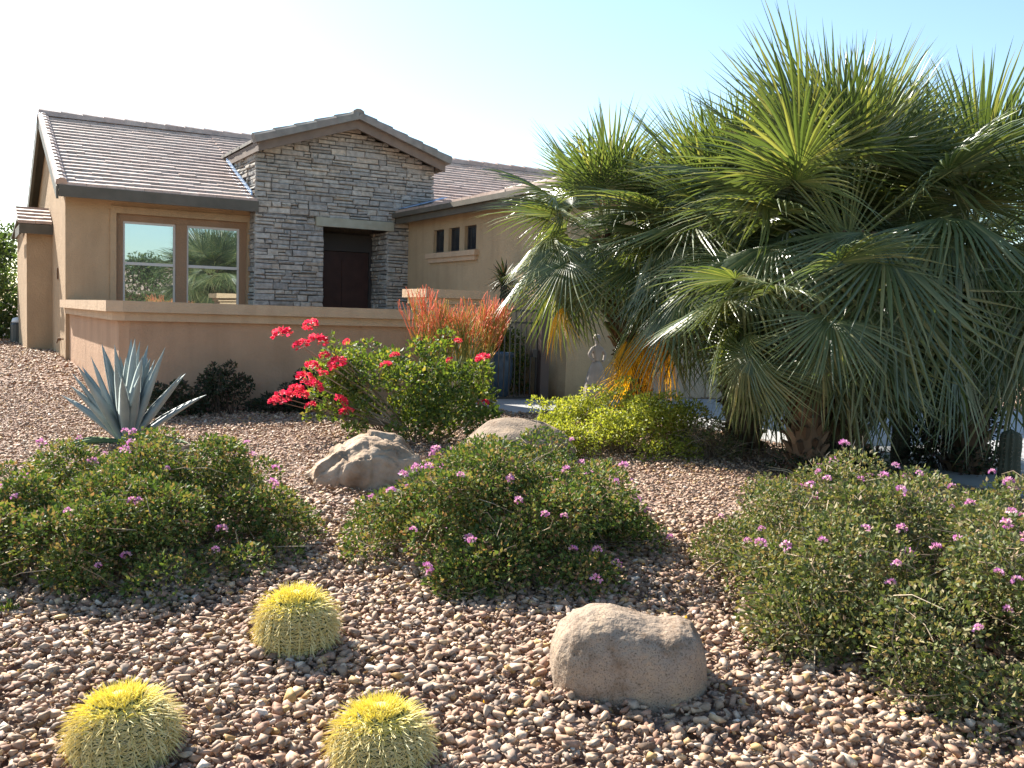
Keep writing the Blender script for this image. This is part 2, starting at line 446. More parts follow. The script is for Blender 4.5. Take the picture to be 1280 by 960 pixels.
def in_clear(x, y):
    """places where no gravel lies"""
    dx, dy = x - OX, y - OY
    u = dx * Ux + dy * Uy; v = -dx * Uy + dy * Ux
    c = (v > -5.8) & (u > -.02) & (u < 13.2) & (v < 9)
    c |= (u > 5.9) & (u < 13.4) & (v < -6.2)
    c |= (u > 4.52) & (u < 5.98) & (v < -5.8) & (v > -7.5)
    return c


def gravel(name, y0, y1, dens, s0, s1, base, layer, xpad=.4, power=1.0):
    r = np.random.default_rng(int(y0 * 100) + 3)
    protos = [stone_proto(base, r) for _ in range(24)]
    ymid = np.linspace(y0, y1, 40)
    area = float(np.mean(1.12 * ymid + 2 * xpad) * (y1 - y0))
    n = int(area * dens)
    y = np.sqrt(r.uniform(y0 ** 2, y1 ** 2, n)); x = r.uniform(-1, 1, n) * (.56 * y + xpad)
    keep = ~in_clear(x, y); x = x[keep]; y = y[keep]; n = len(x)
    size = s0 + (s1 - s0) * r.random(n) ** 2.6
    z = gz(x, y) + r.random(n) * layer + size * .15
    which = r.integers(0, len(protos), n)
    Vs, Fs, o = [], [], 0
    for k, (PV, PF) in enumerate(protos):
        idx = np.nonzero(which == k)[0]
        if not len(idx): continue
        m = len(idx)
        a = r.uniform(0, 2 * math.pi, m); tx = r.normal(0, .32, m); ty = r.normal(0, .32, m)
        ca, sa = np.cos(a), np.sin(a)
        Rz_ = np.zeros((m, 3, 3)); Rz_[:, 0, 0] = ca; Rz_[:, 0, 1] = -sa; Rz_[:, 1, 0] = sa; Rz_[:, 1, 1] = ca; Rz_[:, 2, 2] = 1
        cx, sx_ = np.cos(tx), np.sin(tx)
        Rx_ = np.zeros((m, 3, 3)); Rx_[:, 0, 0] = 1; Rx_[:, 1, 1] = cx; Rx_[:, 1, 2] = -sx_; Rx_[:, 2, 1] = sx_; Rx_[:, 2, 2] = cx
        cy, sy_ = np.cos(ty), np.sin(ty)
        Ry_ = np.zeros((m, 3, 3)); Ry_[:, 1, 1] = 1; Ry_[:, 0, 0] = cy; Ry_[:, 0, 2] = sy_; Ry_[:, 2, 0] = -sy_; Ry_[:, 2, 2] = cy
        Q = np.einsum('nij,njk,nkl->nil', Rx_, Ry_, Rz_)
        W = np.einsum('nij,pj->npi', Q, PV) * size[idx][:, None, None]
        W += np.stack([x[idx], y[idx], z[idx]], 1)[:, None, :]
        Vs.append(W.reshape(-1, 3))
        Fs.append((PF[None] + (np.arange(m) * len(PV))[:, None, None]).reshape(-1, 3) + o)
        o += m * len(PV)
    ob = fast_mesh(name, np.concatenate(Vs), np.concatenate(Fs), M['gravel'])
    return tag(ob, 'pinkish brown crushed gravel covering the garden ground', 'gravel', kind='stuff')


gravel('gravel', 2.35, 6.6, 2900, .0075, .038, True, .03)
gravel('gravel', 6.5, 12.5, 1000, .011, .029, False, .03)
gravel('gravel', 12.4, 24, 330, .018, .042, False, .03)

# ------------------------------------------------------------------ foliage helpers
def leaf_arrays(P, D, S, asp=.5, fold=.25, r=rng, tilt=.5):
    """P points, D outward directions, S leaf lengths -> rhombic folded leaves (4 verts, 2 triangles)"""
    n = len(P)
    rnd = r.normal(size=(n, 3))
    a = D + rnd * tilt; a /= np.linalg.norm(a, axis=1)[:, None] + 1e-9          # leaf axis
    q = r.normal(size=(n, 3)); s = np.cross(a, q); s /= np.linalg.norm(s, axis=1)[:, None] + 1e-9
    nn = np.cross(s, a)
    L = S[:, None]
    b = P; t = P + a * L
    ml = P + a * L * .42 + s * L * asp * .5 + nn * L * fold * .5
    mr = P + a * L * .42 - s * L * asp * .5 + nn * L * fold * .5
    V = np.stack([b, ml, t, mr], 1).reshape(-1, 3)
    o = np.arange(n) * 4
    F = np.concatenate([np.stack([o, o + 2, o + 1], 1), np.stack([o, o + 3, o + 2], 1)])
    return V, F


def clump_points(cl, n, r, inner=.35, zmin=None):
    """cl: (k,4) spheres xyz radius; points in their outer shells and outward directions"""
    cl = np.asarray(cl, float)
    w = cl[:, 3] ** 2; w /= w.sum()
    k = r.choice(len(cl), n, p=w)
    d = r.normal(size=(n, 3)); d[:, 2] += .35; d /= np.linalg.norm(d, axis=1)[:, None]
    rad = cl[k, 3] * (1 - inner * r.random(n) ** 1.6)
    P = cl[k, :3] + d * rad[:, None] * np.array([1, 1, .85])
    if zmin is not None:
        P[:, 2] = np.maximum(P[:, 2], zmin(P[:, 0], P[:, 1]) + .01)
    return P, d


def mound_clumps(rx, ry, h, k, cr, r, flat=.0):
    """clumps spread on and in a low mound of half-widths rx, ry and height h"""
    out = []
    for _ in range(k):
        a = r.uniform(0, 2 * math.pi); q = math.sqrt(r.random())
        prof = math.sqrt(max(0, 1 - q ** (3.6)))
        x, y = rx * q * math.cos(a), ry * q * math.sin(a)
        zz = h * prof * r.uniform(.35, 1.0)
        out.append((x, y, max(.05, zz - cr * .6), cr * r.uniform(.6, 1.25)))
    return np.array(out)


def bush(name, loc, rz, rx, ry, h, k, cr, nleaf, leaf, mat, label, cat, group=None, seed=1, asp=.55, twigs=160, twmat='twig', dry=0, extra=None, shape=None, inner=.4, tilt=.7):
    r = np.random.default_rng(seed)
    root = empty(name, loc, rz, label, cat, group)
    cl = mound_clumps(rx, ry, h, k, cr, r)
    if shape is not None: cl = shape(cl, r)
    if extra is not None: cl = np.concatenate([cl, np.array(extra, float)])
    P, d = clump_points(cl, nleaf, r, inner)
    # follow the slope of the ground below the plant
    ca, sa = math.cos(rz), math.sin(rz)
    def gl(px, py):
        return gz(loc[0] + px * ca - py * sa, loc[1] + px * sa + py * ca) - loc[2]
    P[:, 2] += gl(P[:, 0], P[:, 1]) * .9
    P[:, 2] = np.maximum(P[:, 2], gl(P[:, 0], P[:, 1]) + .012)
    V, F = leaf_arrays(P, d, leaf * r.uniform(.6, 1.3, nleaf), asp, .3, r, tilt)
    fast_mesh('foliage', V, F, M[mat], root)
    mb = MB()
    for i in range(twigs):
        c = cl[r.integers(len(cl))]
        st = np.array([c[0] * .3 + r.normal() * .05, c[1] * .3 + r.normal() * .05, 0.0])
        dd = r.normal(size=3); dd[2] = abs(dd[2]); dd /= np.linalg.norm(dd)
        en = c[:3] + dd * c[3] * r.uniform(.5, 1.0)
        md = (st + en) / 2 + r.normal(size=3) * .05
        pts = np.array([st, md, en]); pts[:, 2] += gl(pts[:, 0], pts[:, 1]) * .9
        mb.tube(pts, [.006, .004, .0018], 3, cap=False)
    for i in range(dry):
        c = cl[r.integers(len(cl))]
        dd = r.normal(size=3); dd[2] = abs(dd[2]) * .6; dd /= np.linalg.norm(dd)
        st = c[:3] + dd * c[3] * .8; side = r.normal(size=3); side[2] *= .4; side /= np.linalg.norm(side)
        q = r.uniform(.08, .26)
        pts = np.array([st, st + side * q * .5 + dd * .03, st + side * q + r.normal(size=3) * .02]); pts[:, 2] += gl(pts[:, 0], pts[:, 1]) * .9
        pts[:, 2] = np.maximum(pts[:, 2], gl(pts[:, 0], pts[:, 1]) + .015)
        mb.tube(pts, [.0028, .0024, .0014], 3, cap=False)
    mb.build('stems', M[twmat], root)
    return root, cl, gl, r


def flower_mesh(name, n, rad, pet, mat, r, dome=True):
    d = r.normal(size=(n, 3)); d[:, 2] = np.abs(d[:, 2]) * (1 if dome else .6); d /= np.linalg.norm(d, axis=1)[:, None]
    P = d * rad
    V, F = leaf_arrays(P, d, np.full(n, pet), .95, .2, r, .5)
    o = fast_mesh(name, V, F, mat)
    return o


def put_flowers(root, cl, gl, r, proto, spots):
    """copies of a flower head as parts of the plant, set on the outside of its clumps"""
    for i, (p, s) in enumerate(spots):
        o = proto.copy(); COL.objects.link(o)
        o.parent = root; o.location = p; o.scale = (s, s, s); o.rotation_euler = (r.uniform(-.5, .5), r.uniform(-.5, .5), r.uniform(0, 6))


def surf_spots(cl, gl, r, n, zlo, toward, sc_=(.7, 1.3)):
    out = []
    t = 0
    while len(out) < n and t < 6000:
        t += 1
        c = cl[r.integers(len(cl))]
        d = r.normal(size=3); d /= np.linalg.norm(d)
        if d[2] < -.1 or d @ toward < .25: continue
        p = c[:3] + d * c[3] * np.array([1.1, 1.1, 1.0])
        if np.any((np.linalg.norm((cl[:, :3] - p) , axis=1) < cl[:, 3] * .97)): continue
        if p[2] < zlo: continue
        p = p.copy(); p[2] += float(gl(p[0], p[1])) * .9
        out.append((p, r.uniform(*sc_)))
    return out


# ------------------------------------------------------------------ lantana bushes
fr = np.random.default_rng(77)
heads = [flower_mesh('flower_head', 26, .016, .016, M['pink'], fr) for _ in range(3)]
for h_ in heads: COL.objects.unlink(h_)


def lantana(loc, rz, rx, ry, h, k, nleaf, mat, label, seed, nfl, toward, dry=0, shape=None, extra=None, cr=.17, fl_lo=.1):
    root, cl, gl, r = bush('lantana_bush', loc, rz, rx, ry, h, k, cr, nleaf, .027, mat, label, 'bush', 'low flowering bushes on the gravel', seed, .62, 260, 'twig', dry, extra, shape)
    for i, (p, s) in enumerate(surf_spots(cl, gl, r, nfl, fl_lo, np.array(toward))):
        put_flowers(root, cl, gl, r, heads[i % 3], [(p, s)])
    return root


lantana((-2.17, 5.6, gzf(-2.17, 5.6)), R(15), .97, 1.08, .60, 112, 58000, 'lantana', 'wide low lantana bush below the blue agave, few pink flowers', 21, 36, (-.2, -.8, .5), 280, fl_lo=.15)
lantana((-.01, 5.68, gzf(-.01, 5.68)), R(-5), .86, .91, .65, 102, 52000, 'lantana', 'lantana bush in the middle, just behind the smooth bean shaped boulder', 22, 48, (.1, -.8, .5), 300, fl_lo=.12)
lantana((2.28, 4.85, gzf(2.28, 4.85)), R(8), 1.14, 1.5, .64, 170, 84000, 'lantana_dry', 'largest lantana bush with dry stems and many pink purple flowers, under the tall palms', 23, 80, (-.2, -.8, .5), 1000, fl_lo=.2, cr=.19)


# ------------------------------------------------------------------ boulders
def boulder(loc, rz, scale, seed, mat, label, prof=None, rough=.08, facets=6):
    V, F = ico(6)
    r = np.random.default_rng(seed)
    N0 = V.copy()
    for _ in range(facets):
        n = r.normal(size=3); n /= np.linalg.norm(n); dd = r.uniform(.72, .92)
        s = V @ n
        V = V - np.outer(np.clip(s - dd, 0, None) * .85, n)
    off = seed * 7.3
    for i in range(len(V)):
        p = Vector(N0[i]) * 1.3 + Vector((off, 0, 0)); q = Vector(N0[i]) * 4.5 + Vector((0, off, 0))
        V[i] *= 1 + rough * mnoise.noise(p) * 1.6 + rough * .35 * mnoise.noise(q) + rough * .12 * mnoise.noise(q * 3.3)
    if prof is not None: V = prof(V)
    V = V * np.array(scale)
    o = fast_mesh('boulder', V, F, M[mat], smooth=True)
    o.location = loc; o.rotation_euler = (0, 0, rz)
    return tag(o, label, 'boulder', 'boulders among the bushes')


def bean(V):
    V = V.copy(); x = V[:, 0]
    q = np.sqrt(np.clip(1 - x ** 2, 1e-4, 1))
    c, t = V[:, 1] / q, V[:, 2] / q                      # position round the cross-section
    H = np.interp(x, [-1, -.96, -.86, -.68, -.45, -.2, .1, .37, .6, .78, .92, 1], [.3, .52, .72, .875, .96, .965, .90, .82, .86, .82, .66, .32])
    D = np.clip(1 - np.abs(x) ** 3.2, .02, 1) ** .5
    V[:, 1] = np.sign(c) * np.abs(c) ** .72 * D
    V[:, 2] = np.where(t > 0, np.abs(t) ** .66 * H, t * .5 * D)
    V[:, 0] = np.sign(x) * np.abs(x) ** .92
    V[:, 0] += np.clip(.5 - V[:, 2], 0, 1) * .10 * (x < 0)
    n = len(V)
    for i in range(n):
        p = Vector((V[i, 0] * 1.6, V[i, 1] * 1.6, V[i, 2] * 1.6))
        k = 1 + 0.025 * mnoise.noise(p * 1.4) + .016 * mnoise.noise(p * 4.1) + .010 * mnoise.noise(p * 11)
        V[i] *= k
    return V


def craggy(V):
    V = V.copy()
    up = V[:, 2] > 0
    V[up, 2] = np.abs(V[up, 2]) ** .75 * np.interp(V[up, 0], [-1, -.6, -.1, .5, 1], [.55, .7, 1, 1.0, .85])
    for i in range(len(V)):
        q = Vector((V[i, 0] * 2.2, V[i, 1] * 2.2, V[i, 2] * 1.5))
        c = mnoise.cell(q * 1.1 + Vector((3, 1, 2)))
        V[i] *= 1 + .05 * (c - .5) + .06 * mnoise.noise(q * 1.7)
        cr_ = abs(mnoise.noise(q * 1.2 + Vector((9, 4, 1))))
        if cr_ < .05: V[i] *= 1 - (.05 - cr_) * 1.2
    return V


boulder((.505, 3.86, .085), R(-4), (.322, .235, .345), 3, 'granite', 'smooth bean shaped granite boulder on the front gravel', bean, 0, 0)
boulder((-1.08, 7.32, .26), R(12), (.49, .36, .41), 8, 'sandstone', 'craggy tan boulder in front of the red flowered bush', craggy, .08, 8)
boulder((.04, 8.55, .27), R(-3), (.56, .40, .41), 5, 'granite', 'low rounded boulder half hidden behind the middle lantana', None, .07, 5)


# ------------------------------------------------------------------ golden barrel cacti
def barrel(loc, rad, hgt, label, seed, lean):
    r = np.random.default_rng(seed)
    root = empty('barrel_cactus', loc, r.uniform(0, 6), label, 'cactus', 'golden barrel cacti on the gravel')
    nr = 24; k = nr * 6; nz = 34
    def prof(t):      # t 0 base .. 1 crown: radius and height
        ph = -.75 + t * (math.pi / 2 + .75)
        return math.cos(ph) ** .82 if ph < math.pi / 2 - 1e-3 else 0.0, (math.sin(ph) + math.sin(.75)) / (1 + math.sin(.75))
    vs = []
    for i in range(nz + 1):
        t = i / nz; pr, pz = prof(t)
        for a in range(k):
            an = 2 * math.pi * a / k
            rb = abs(math.sin(an * nr / 2)) ** .8
            rr = rad * pr * (.84 + .16 * rb) + .002
            z = pz * hgt - .05 * hgt * max(0, (t - .85) / .15) ** 2
            vs.append((rr * math.cos(an), rr * math.sin(an), z))
    fs = []
    for i in range(nz):
        for a in range(k):
            b = (a + 1) % k
            fs.append((i * k + a, i * k + b, (i + 1) * k + b, (i + 1) * k + a))
    mb = MB().add(vs, fs); mb.build('body', M['cactus'], root, True)
    old, young = MB(), MB()
    for j in range(nr):
        an = 2 * math.pi * (j + .5) / nr
        na = 19
        for i in range(na):
            t = .04 + .95 * (i + .3 * r.random()) / na
            pr, pz = prof(t); pr2, pz2 = prof(min(.999, t + .02))
            c = np.array([rad * pr * math.cos(an), rad * pr * math.sin(an), pz * hgt])
            up = np.array([rad * (pr2 - pr) * math.cos(an), rad * (pr2 - pr) * math.sin(an), (pz2 - pz) * hgt]); up /= np.linalg.norm(up) + 1e-9
            side = np.array([-math.sin(an), math.cos(an), 0]); out = np.cross(side, up)
            top = t > .80
            ns = 14 if not top else 12
            for q in range(ns):
                if q < 2: d = out * .75 + up * r.uniform(-.9, -.2) + side * r.uniform(-.3, .3)
                else:
                    b = 2 * math.pi * q / (ns - 2) + r.normal() * .15
                    d = side * math.cos(b) * 1.4 + up * math.sin(b) * .45 + out * r.uniform(.12, .34)
                if top: d = d * .6 + np.array([0, 0, .75]) + r.normal(size=3) * .25
                d /= np.linalg.norm(d)
                L = rad * (r.uniform(.15, .22) if not top else r.uniform(.13, .22)) * (1.55 if q < 2 else 1)
                bend = -up * .35 + r.normal(size=3) * .12
                pts = [c, c + d * L * .55, c + d * L + bend * L * .35]
                (young if t + r.normal() * .06 > .70 else old).tube(np.array(pts), [.0019, .0015, .0005], 3, cap=False)
    old.build('spines', M['spine'], root)
    wl_ = MB(); wr_ = .40 * rad
    wl_.lathe([(wr_ * math.cos(q), hgt * .93 + .035 * math.sin(q)) for q in np.linspace(0, 1.5, 7)], 20)
    wl_.build('crown_wool', M['wool'], root, True)
    tag(young.build('crown_spines', M['spine_young'], root), 'bright yellow woolly crown')
    root.rotation_euler.x = r.normal() * .05; root.rotation_euler.y = r.normal() * .05
    return root


barrel((-.90, 4.10, gzf(-.9, 4.1) - .01), .165, .245, 'golden barrel cactus standing alone by the left lantana bush', 31, 0)
barrel((-1.285, 3.22, gzf(-1.285, 3.22) - .03), .172, .235, 'golden barrel cactus at the lower left corner of the gravel', 32, 0)
barrel((-.41, 3.22, gzf(-.41, 3.22) - .05), .168, .24, 'golden barrel cactus on the gravel in front of the bean shaped boulder, bottom edge', 33, 0)


# ------------------------------------------------------------------ agave
def agave(loc):
    r = np.random.default_rng(4)
    root = empty('agave_plant', loc, 0, 'blue grey agave with long upright pointed leaves by the courtyard wall corner', 'agave')
    n = 31
    for i in range(n):
        f = i / n
        az = i * 2.39996 + r.normal() * .15
        el = R(86) - f ** 1.25 * R(54) + r.normal() * .07
        L = r.uniform(.78, .98) * (1 - .1 * f)
        W = r.uniform(.10, .13)
        low = i in (26, 28)
        if low: el = R(14); L = .62
        arch = r.uniform(-.12, .2) + (.5 if low else 0)
        ns = 11; vs = []
        for s in range(ns + 1):
            t = s / ns
            w = W * (np.interp(t, [0, .12, .45, .8, 1], [.75, .72, 1.0, .55, .02]))
            e = el - arch * t * t
            x = L * (t * math.cos(el) + .08 * t * t * arch); z = L * (t * math.sin(el)) - L * arch * .45 * t * t
            nx, nz = -math.sin(e), math.cos(e)
            cup = w * .34
            for q, (yy, hh) in enumerate([(-1, 1.0), (-.5, .15), (0, 0), (.5, .15), (1, 1.0)]):
                vs.append((.035 + x + nx * cup * hh, yy * w / 2, z + nz * cup * hh))
            for q, (yy, hh) in enumerate([(.55, -.12), (0, -.45), (-.55, -.12)]):
                vs.append((.035 + x + nx * (cup * hh - .01 * (1 - t)), yy * w / 2, z + nz * (cup * hh - .01 * (1 - t))))
        fs = []
        for s in range(ns):
            for a in range(8):
                b = (a + 1) % 8
                fs.append((s * 8 + a, s * 8 + b, s * 8 + 8 + b, s * 8 + 8 + a))
        V = np.array(vs); ca, sa = math.cos(az), math.sin(az)
        X = V[:, 0] * ca - V[:, 1] * sa; Y = V[:, 0] * sa + V[:, 1] * ca
        mb = MB().add(np.stack([X, Y, V[:, 2]], 1), fs)
        o = mb.build('leaf', M['agavegreen' if low else 'agave'], root, True)
        if low: o['label'] = 'green leaf lying low near the gravel'


agave((-3.50, 8.75, gzf(-3.5, 8.75)))


# ------------------------------------------------------------------ bougainvillea, firestick, yellow shrub
def bougainvillea():
    x0, y0 = -1.0, 9.45
    loc = (x0, y0, gzf(x0, y0))
    r = np.random.default_rng(9)
    ex = []
    for (cx, cz, q) in [(-.62, .72, .2), (-.38, .60, .24), (-.2, .78, .18), (-.02, .55, .26), (.18, .88, .17), (.28, .68, .26), (.48, .62, .26), (.62, .72, .2), (.66, .42, .22), (.42, .36, .26), (.15, .38, .26), (-.12, .28, .26), (-.42, .3, .22), (-.62, .42, .16), (.68, .2, .2), (.3, .16, .24), (0, .14, .24), (-.55, .12, .16), (-.8, .98, .07), (-.72, .85, .1), (-.68, .55, .15), (-.55, .5, .2), (-.78, .4, .13), (-.6, .28, .18), (-.82, .62, .16), (-.88, .46, .14), (-.7, .78, .14), (-.62, .66, .16), (-.5, .85, .12), (-.9, .3, .1), (.05, .95, .12), (.35, .98, .12)]:
        for _ in range(2): ex.append((cx + r.normal() * .05, r.normal() * .2, cz + r.normal() * .04, q * r.uniform(.65, 1)))
    def no(cl, r_): return cl[:2]
    root, cl, gl, r = bush('bougainvillea_bush', loc, 0, .5, .4, .5, 4, .1, 9800, .05, 'bougleaf', 'bougainvillea bush with clusters of bright red flowers before the courtyard wall', 'bush', None, 9, .62, 60, 'twig', 0, ex, no, .5, .8)
    protos = [flower_mesh('flower_cluster', 60, .068, .05, M['red'], r) for _ in range(3)]
    for p in protos: COL.objects.unlink(p)
    ppx = 9.45 / 1206.
    spots = [(362, 415, 1.0), (393, 404, .8), (385, 428, .8), (406, 423, 1.0), (414, 440, .55), (395, 455, .8), (388, 470, 1.0), (402, 478, .9), (377, 484, .9), (362, 492, .95), (382, 489, .8), (432, 450, .95), (352, 496, .6), (394, 503, .6), (432, 497, .85), (441, 509, .75), (604, 444, .75), (606, 500, .6), (486, 452, .6), (498, 440, .5), (437, 424, .4), (572, 423, .4), (563, 446, .4), (412, 462, .5)]
    for i, (px, py, s) in enumerate(spots):
        X = (px - 640) * ppx - x0 + .0; Z = EYE - (py - 391 + .03 * (640 - px)) * ppx - loc[2]
        o = protos[i % 3].copy(); COL.objects.link(o); o.parent = root
        o.location = (X, -.28 + r.normal() * .08, Z); o.scale = (s, s, s * .8); o.rotation_euler = (r.uniform(-.4, .9), r.uniform(-.5, .5), r.uniform(0, 6))
    mb = MB()
    for (px, py, s) in spots[:16]:
        X = (px - 640) * ppx - x0; Z = EYE - (py - 391 + .03 * (640 - px)) * ppx - loc[2]
        mb.tube([(.0, 0, .1), (X * .5 + .05, -.1, Z * .55), (X, -.25, Z)], [.012, .007, .003], 4)
    mb.build('branches', M['twig'], root)


bougainvillea()


def firestick():
    x0, y0 = -.64, 10.75
    r = np.random.default_rng(14)
    loc = (x0, y0, gzf(x0, y0))
    root = empty('firestick_plant', loc, 0, 'tall firestick plant with thin orange red stems by the pillar', 'succulent plant')
    mb = MB()

    def grow(p, d, L, rad, lev):
        e = p + d * L + r.normal(size=3) * .02 * L
        mid = (p + e) / 2 + r.normal(size=3) * .06 * L
        mb.tube([p, mid, e], [rad, rad * .9, rad * .8], 4, cap=False)
        if lev == 0: return
        n = r.integers(3, 5) if lev > 1 else r.integers(3, 6)
        for i in range(n):
            q = r.normal(size=3); q -= d * (q @ d); q /= np.linalg.norm(q)
            dd = d * r.uniform(.7, 1.1) + q * r.uniform(.25, .5); dd[2] += .5; dd /= np.linalg.norm(dd)
            grow(e if i < 3 else p + (e - p) * r.uniform(.6, .95), dd, L * r.uniform(.62, .85), rad * .72, lev - 1)
    for i in range(20):
        a = i * 2.4; q = .05 + .15 * math.sqrt(i / 17)
        d = np.array([math.cos(a) * .34 * r.random(), math.sin(a) * .34 * r.random(), 1]); d /= np.linalg.norm(d)
        grow(np.array([q * math.cos(a), q * math.sin(a), 0.]), d, r.uniform(.44, .56), .0115, 3)
    mb.build('stems', M['fire'], root, True)


firestick()

bush('yellow_shrub', (1.02, 9.15, gzf(1.02, 9.15)), R(3), .86, .55, .66, 85, .15, 20000, .034, 'yellowleaf', 'yellow green small leaved shrub below the statue', 'shrub', None, 41, .5, 120, 'twig', 0, [(-.78, .05, .42, .1), (-.6, 0, .36, .16), (.1, .1, .6, .13)], None, .45, .8)
bush('dry_shrub', (1.83, 8.95, gzf(1.83, 8.95)), 0, .34, .3, .42, 26, .11, 1500, .03, 'lantana_dry', 'half bare twiggy shrub beside the yellow green shrub', 'shrub', None, 42, .5, 120, 'twig', 260)
wl = [((.55, -6.75), .30, .24, .42, 'low dark shrub at the wall, right behind the blue agave', 51), ((1.12, -6.62), .34, .24, .62, 'dark upright shrub in the wall shade, tallest of the wall plants', 52), ((1.72, -6.66), .30, .22, .4, 'low dark shrub at the wall between two taller dark shrubs', 53), ((2.2, -6.62), .3, .22, .62, 'dark shrub at the wall beside the red bougainvillea flowers', 54)]
for (uv, rx, ry, h, lab, sd) in wl:
    p = HW(*uv)
    bush('wall_shrub', (p.x, p.y, gzf(p.x, p.y)), TH, rx, ry, h, 26, .11, 2600, .045, 'darkleaf', lab, 'shrub', 'dark shrubs along the courtyard wall', sd, .5, 30, 'darktwig')
# the dry dark shrub on the driveway edge and the planting below the palms
bush('drive_shrub', (4.2, 9.05, gzf(4.2, 9.05)), 0, .42, .36, .72, 40, .14, 3600, .05, 'darkleaf', 'dark brown shrub at the driveway edge between two ribbed cacti', 'shrub', None, 61, .5, 90, 'darktwig', 60)
bush('palm_base_shrub', (2.75, 8.05, gzf(2.75, 8.05)), 0, .55, .3, .34, 30, .12, 2600, .045, 'darkleaf', 'dark ground shrub around the base of the tallest palm', 'shrub', None, 62, .5, 60, 'darktwig', 30)


# ------------------------------------------------------------------ palms
def frond_mesh(name, Lp, Rb, N, span, arch, tipdroop, seed, mat, curl=.0, drop=.0):
    """a fan frond: petiole along +X from the origin, pleated blade of N segments"""
    r = np.random.default_rng(seed)
    mb = MB()
    L = Lp + Rb
    kap = arch / L
    def bend(V):
        V = np.asarray(V, float); x = V[:, 0]
        if abs(kap) < 1e-5: return V
        a = kap * x
        X = np.sin(a) / kap; Z = -(1 - np.cos(a)) / kap
        return np.stack([X + np.sin(a) * V[:, 2], V[:, 1], Z + np.cos(a) * V[:, 2]], 1)
    px = np.linspace(0, Lp + .06, 8)
    w = np.interp(px, [0, .12, Lp], [.035, .017, .010])
    pts = bend(np.stack([px, px * 0, px * 0], 1))
    mb.tube(pts, w * .6, 5, 1)
    d = span / N
    rs = np.array([.04, .22, .42, .62, .82, 1.0])
    for i in range(N):
        a = -span / 2 + (i + .5) * d
        side = abs(a) / (span / 2)
        Lr = Rb * (1 - .28 * side ** 2) * r.uniform(.9, 1.05)
        da = r.normal() * .03
        split = r.uniform(.28, .40) * (1 - .3 * side)
        dro = tipdroop * r.uniform(.5, 1.6)
        twist = r.normal() * .35
        vs = []
        for q in rs:
            rr = q * Lr
            hw = min(rr, split * Rb) * math.tan(d / 2) * .98
            if rr > split * Rb: hw *= max(0.02, 1 - ((rr - split * Rb) / (Lr - split * Rb + 1e-6)) ** 1.5)
            aa = a + da * q * q
            cx, cy = Lp + rr * math.cos(aa), rr * math.sin(aa)
            z = -dro * Rb * q ** 3 - curl * Rb * (side * q) ** 2 - .10 * Rb * side * q
            sx, sy = -math.sin(aa), math.cos(aa)
            tz = twist * q * q
            for sgn, hz in ((-1, -.0), (0, .7), (1, -.0)):
                vs.append((cx + sx * hw * sgn, cy + sy * hw * sgn, z + hz * hw + sgn * hw * tz))
        V = np.array(vs)
        if drop:                                     # the blade folds down at the hub
            dx, dz = V[:, 0] - Lp, V[:, 2].copy()
            an = drop * np.clip(.35 + np.hypot(dx, V[:, 1]) / Rb * 1.3, 0, 1)
            V[:, 0] = Lp + dx * np.cos(an) + dz * np.sin(an); V[:, 2] = -dx * np.sin(an) + dz * np.cos(an)
        V = bend(V)
        fs = []
        for q in range(len(rs) - 1):
            b = q * 3
            fs += [(b, b + 3, b + 4, b + 1), (b + 1, b + 4, b + 5, b + 2)]
        mb.add(V, fs, 0)
    o = mb.build(name, [mat, M['petiole']])
    COL.objects.unlink(o)
    return o


FR = {}
for key, (Lp, Rb, N, sp, arch, dr, cu, drp) in dict(
        up=(.80, .96, 36, R(215), .06, .02, .10, 0), up2=(.74, .98, 34, R(200), .14, .05, .14, 0),
        mid=(.84, .96, 36, R(225), .36, .10, .18, 0), mid2=(.78, 1.0, 34, R(210), .5, .14, .16, 0),
        low=(.72, .98, 36, R(205), .20, .10, .12, 42), low2=(.66, 1.0, 34, R(190), .25, .12, .16, 60), low3=(.78, .98, 36, R(200), .15, .08, .1, 28)).items():
    FR[key] = frond_mesh('frond', Lp, Rb, N, sp, arch, dr, len(key) * 31 + int(arch * 100) + int(drp), M['palm'], cu, R(drp))
M['palmbrown'] = mat_island('palm_leaflet_dead', [(0, (.14, .085, .045)), (1, (.30, .21, .12))], .8, .2, transl=.2)
FRB = frond_mesh('frond', .5, .6, 30, R(120), .6, .35, 78, M['palmbrown'], .6)
FRY = frond_mesh('frond', .5, .72, 26, R(95), .3, .1, 77, M['palmdry'], .2, R(45))


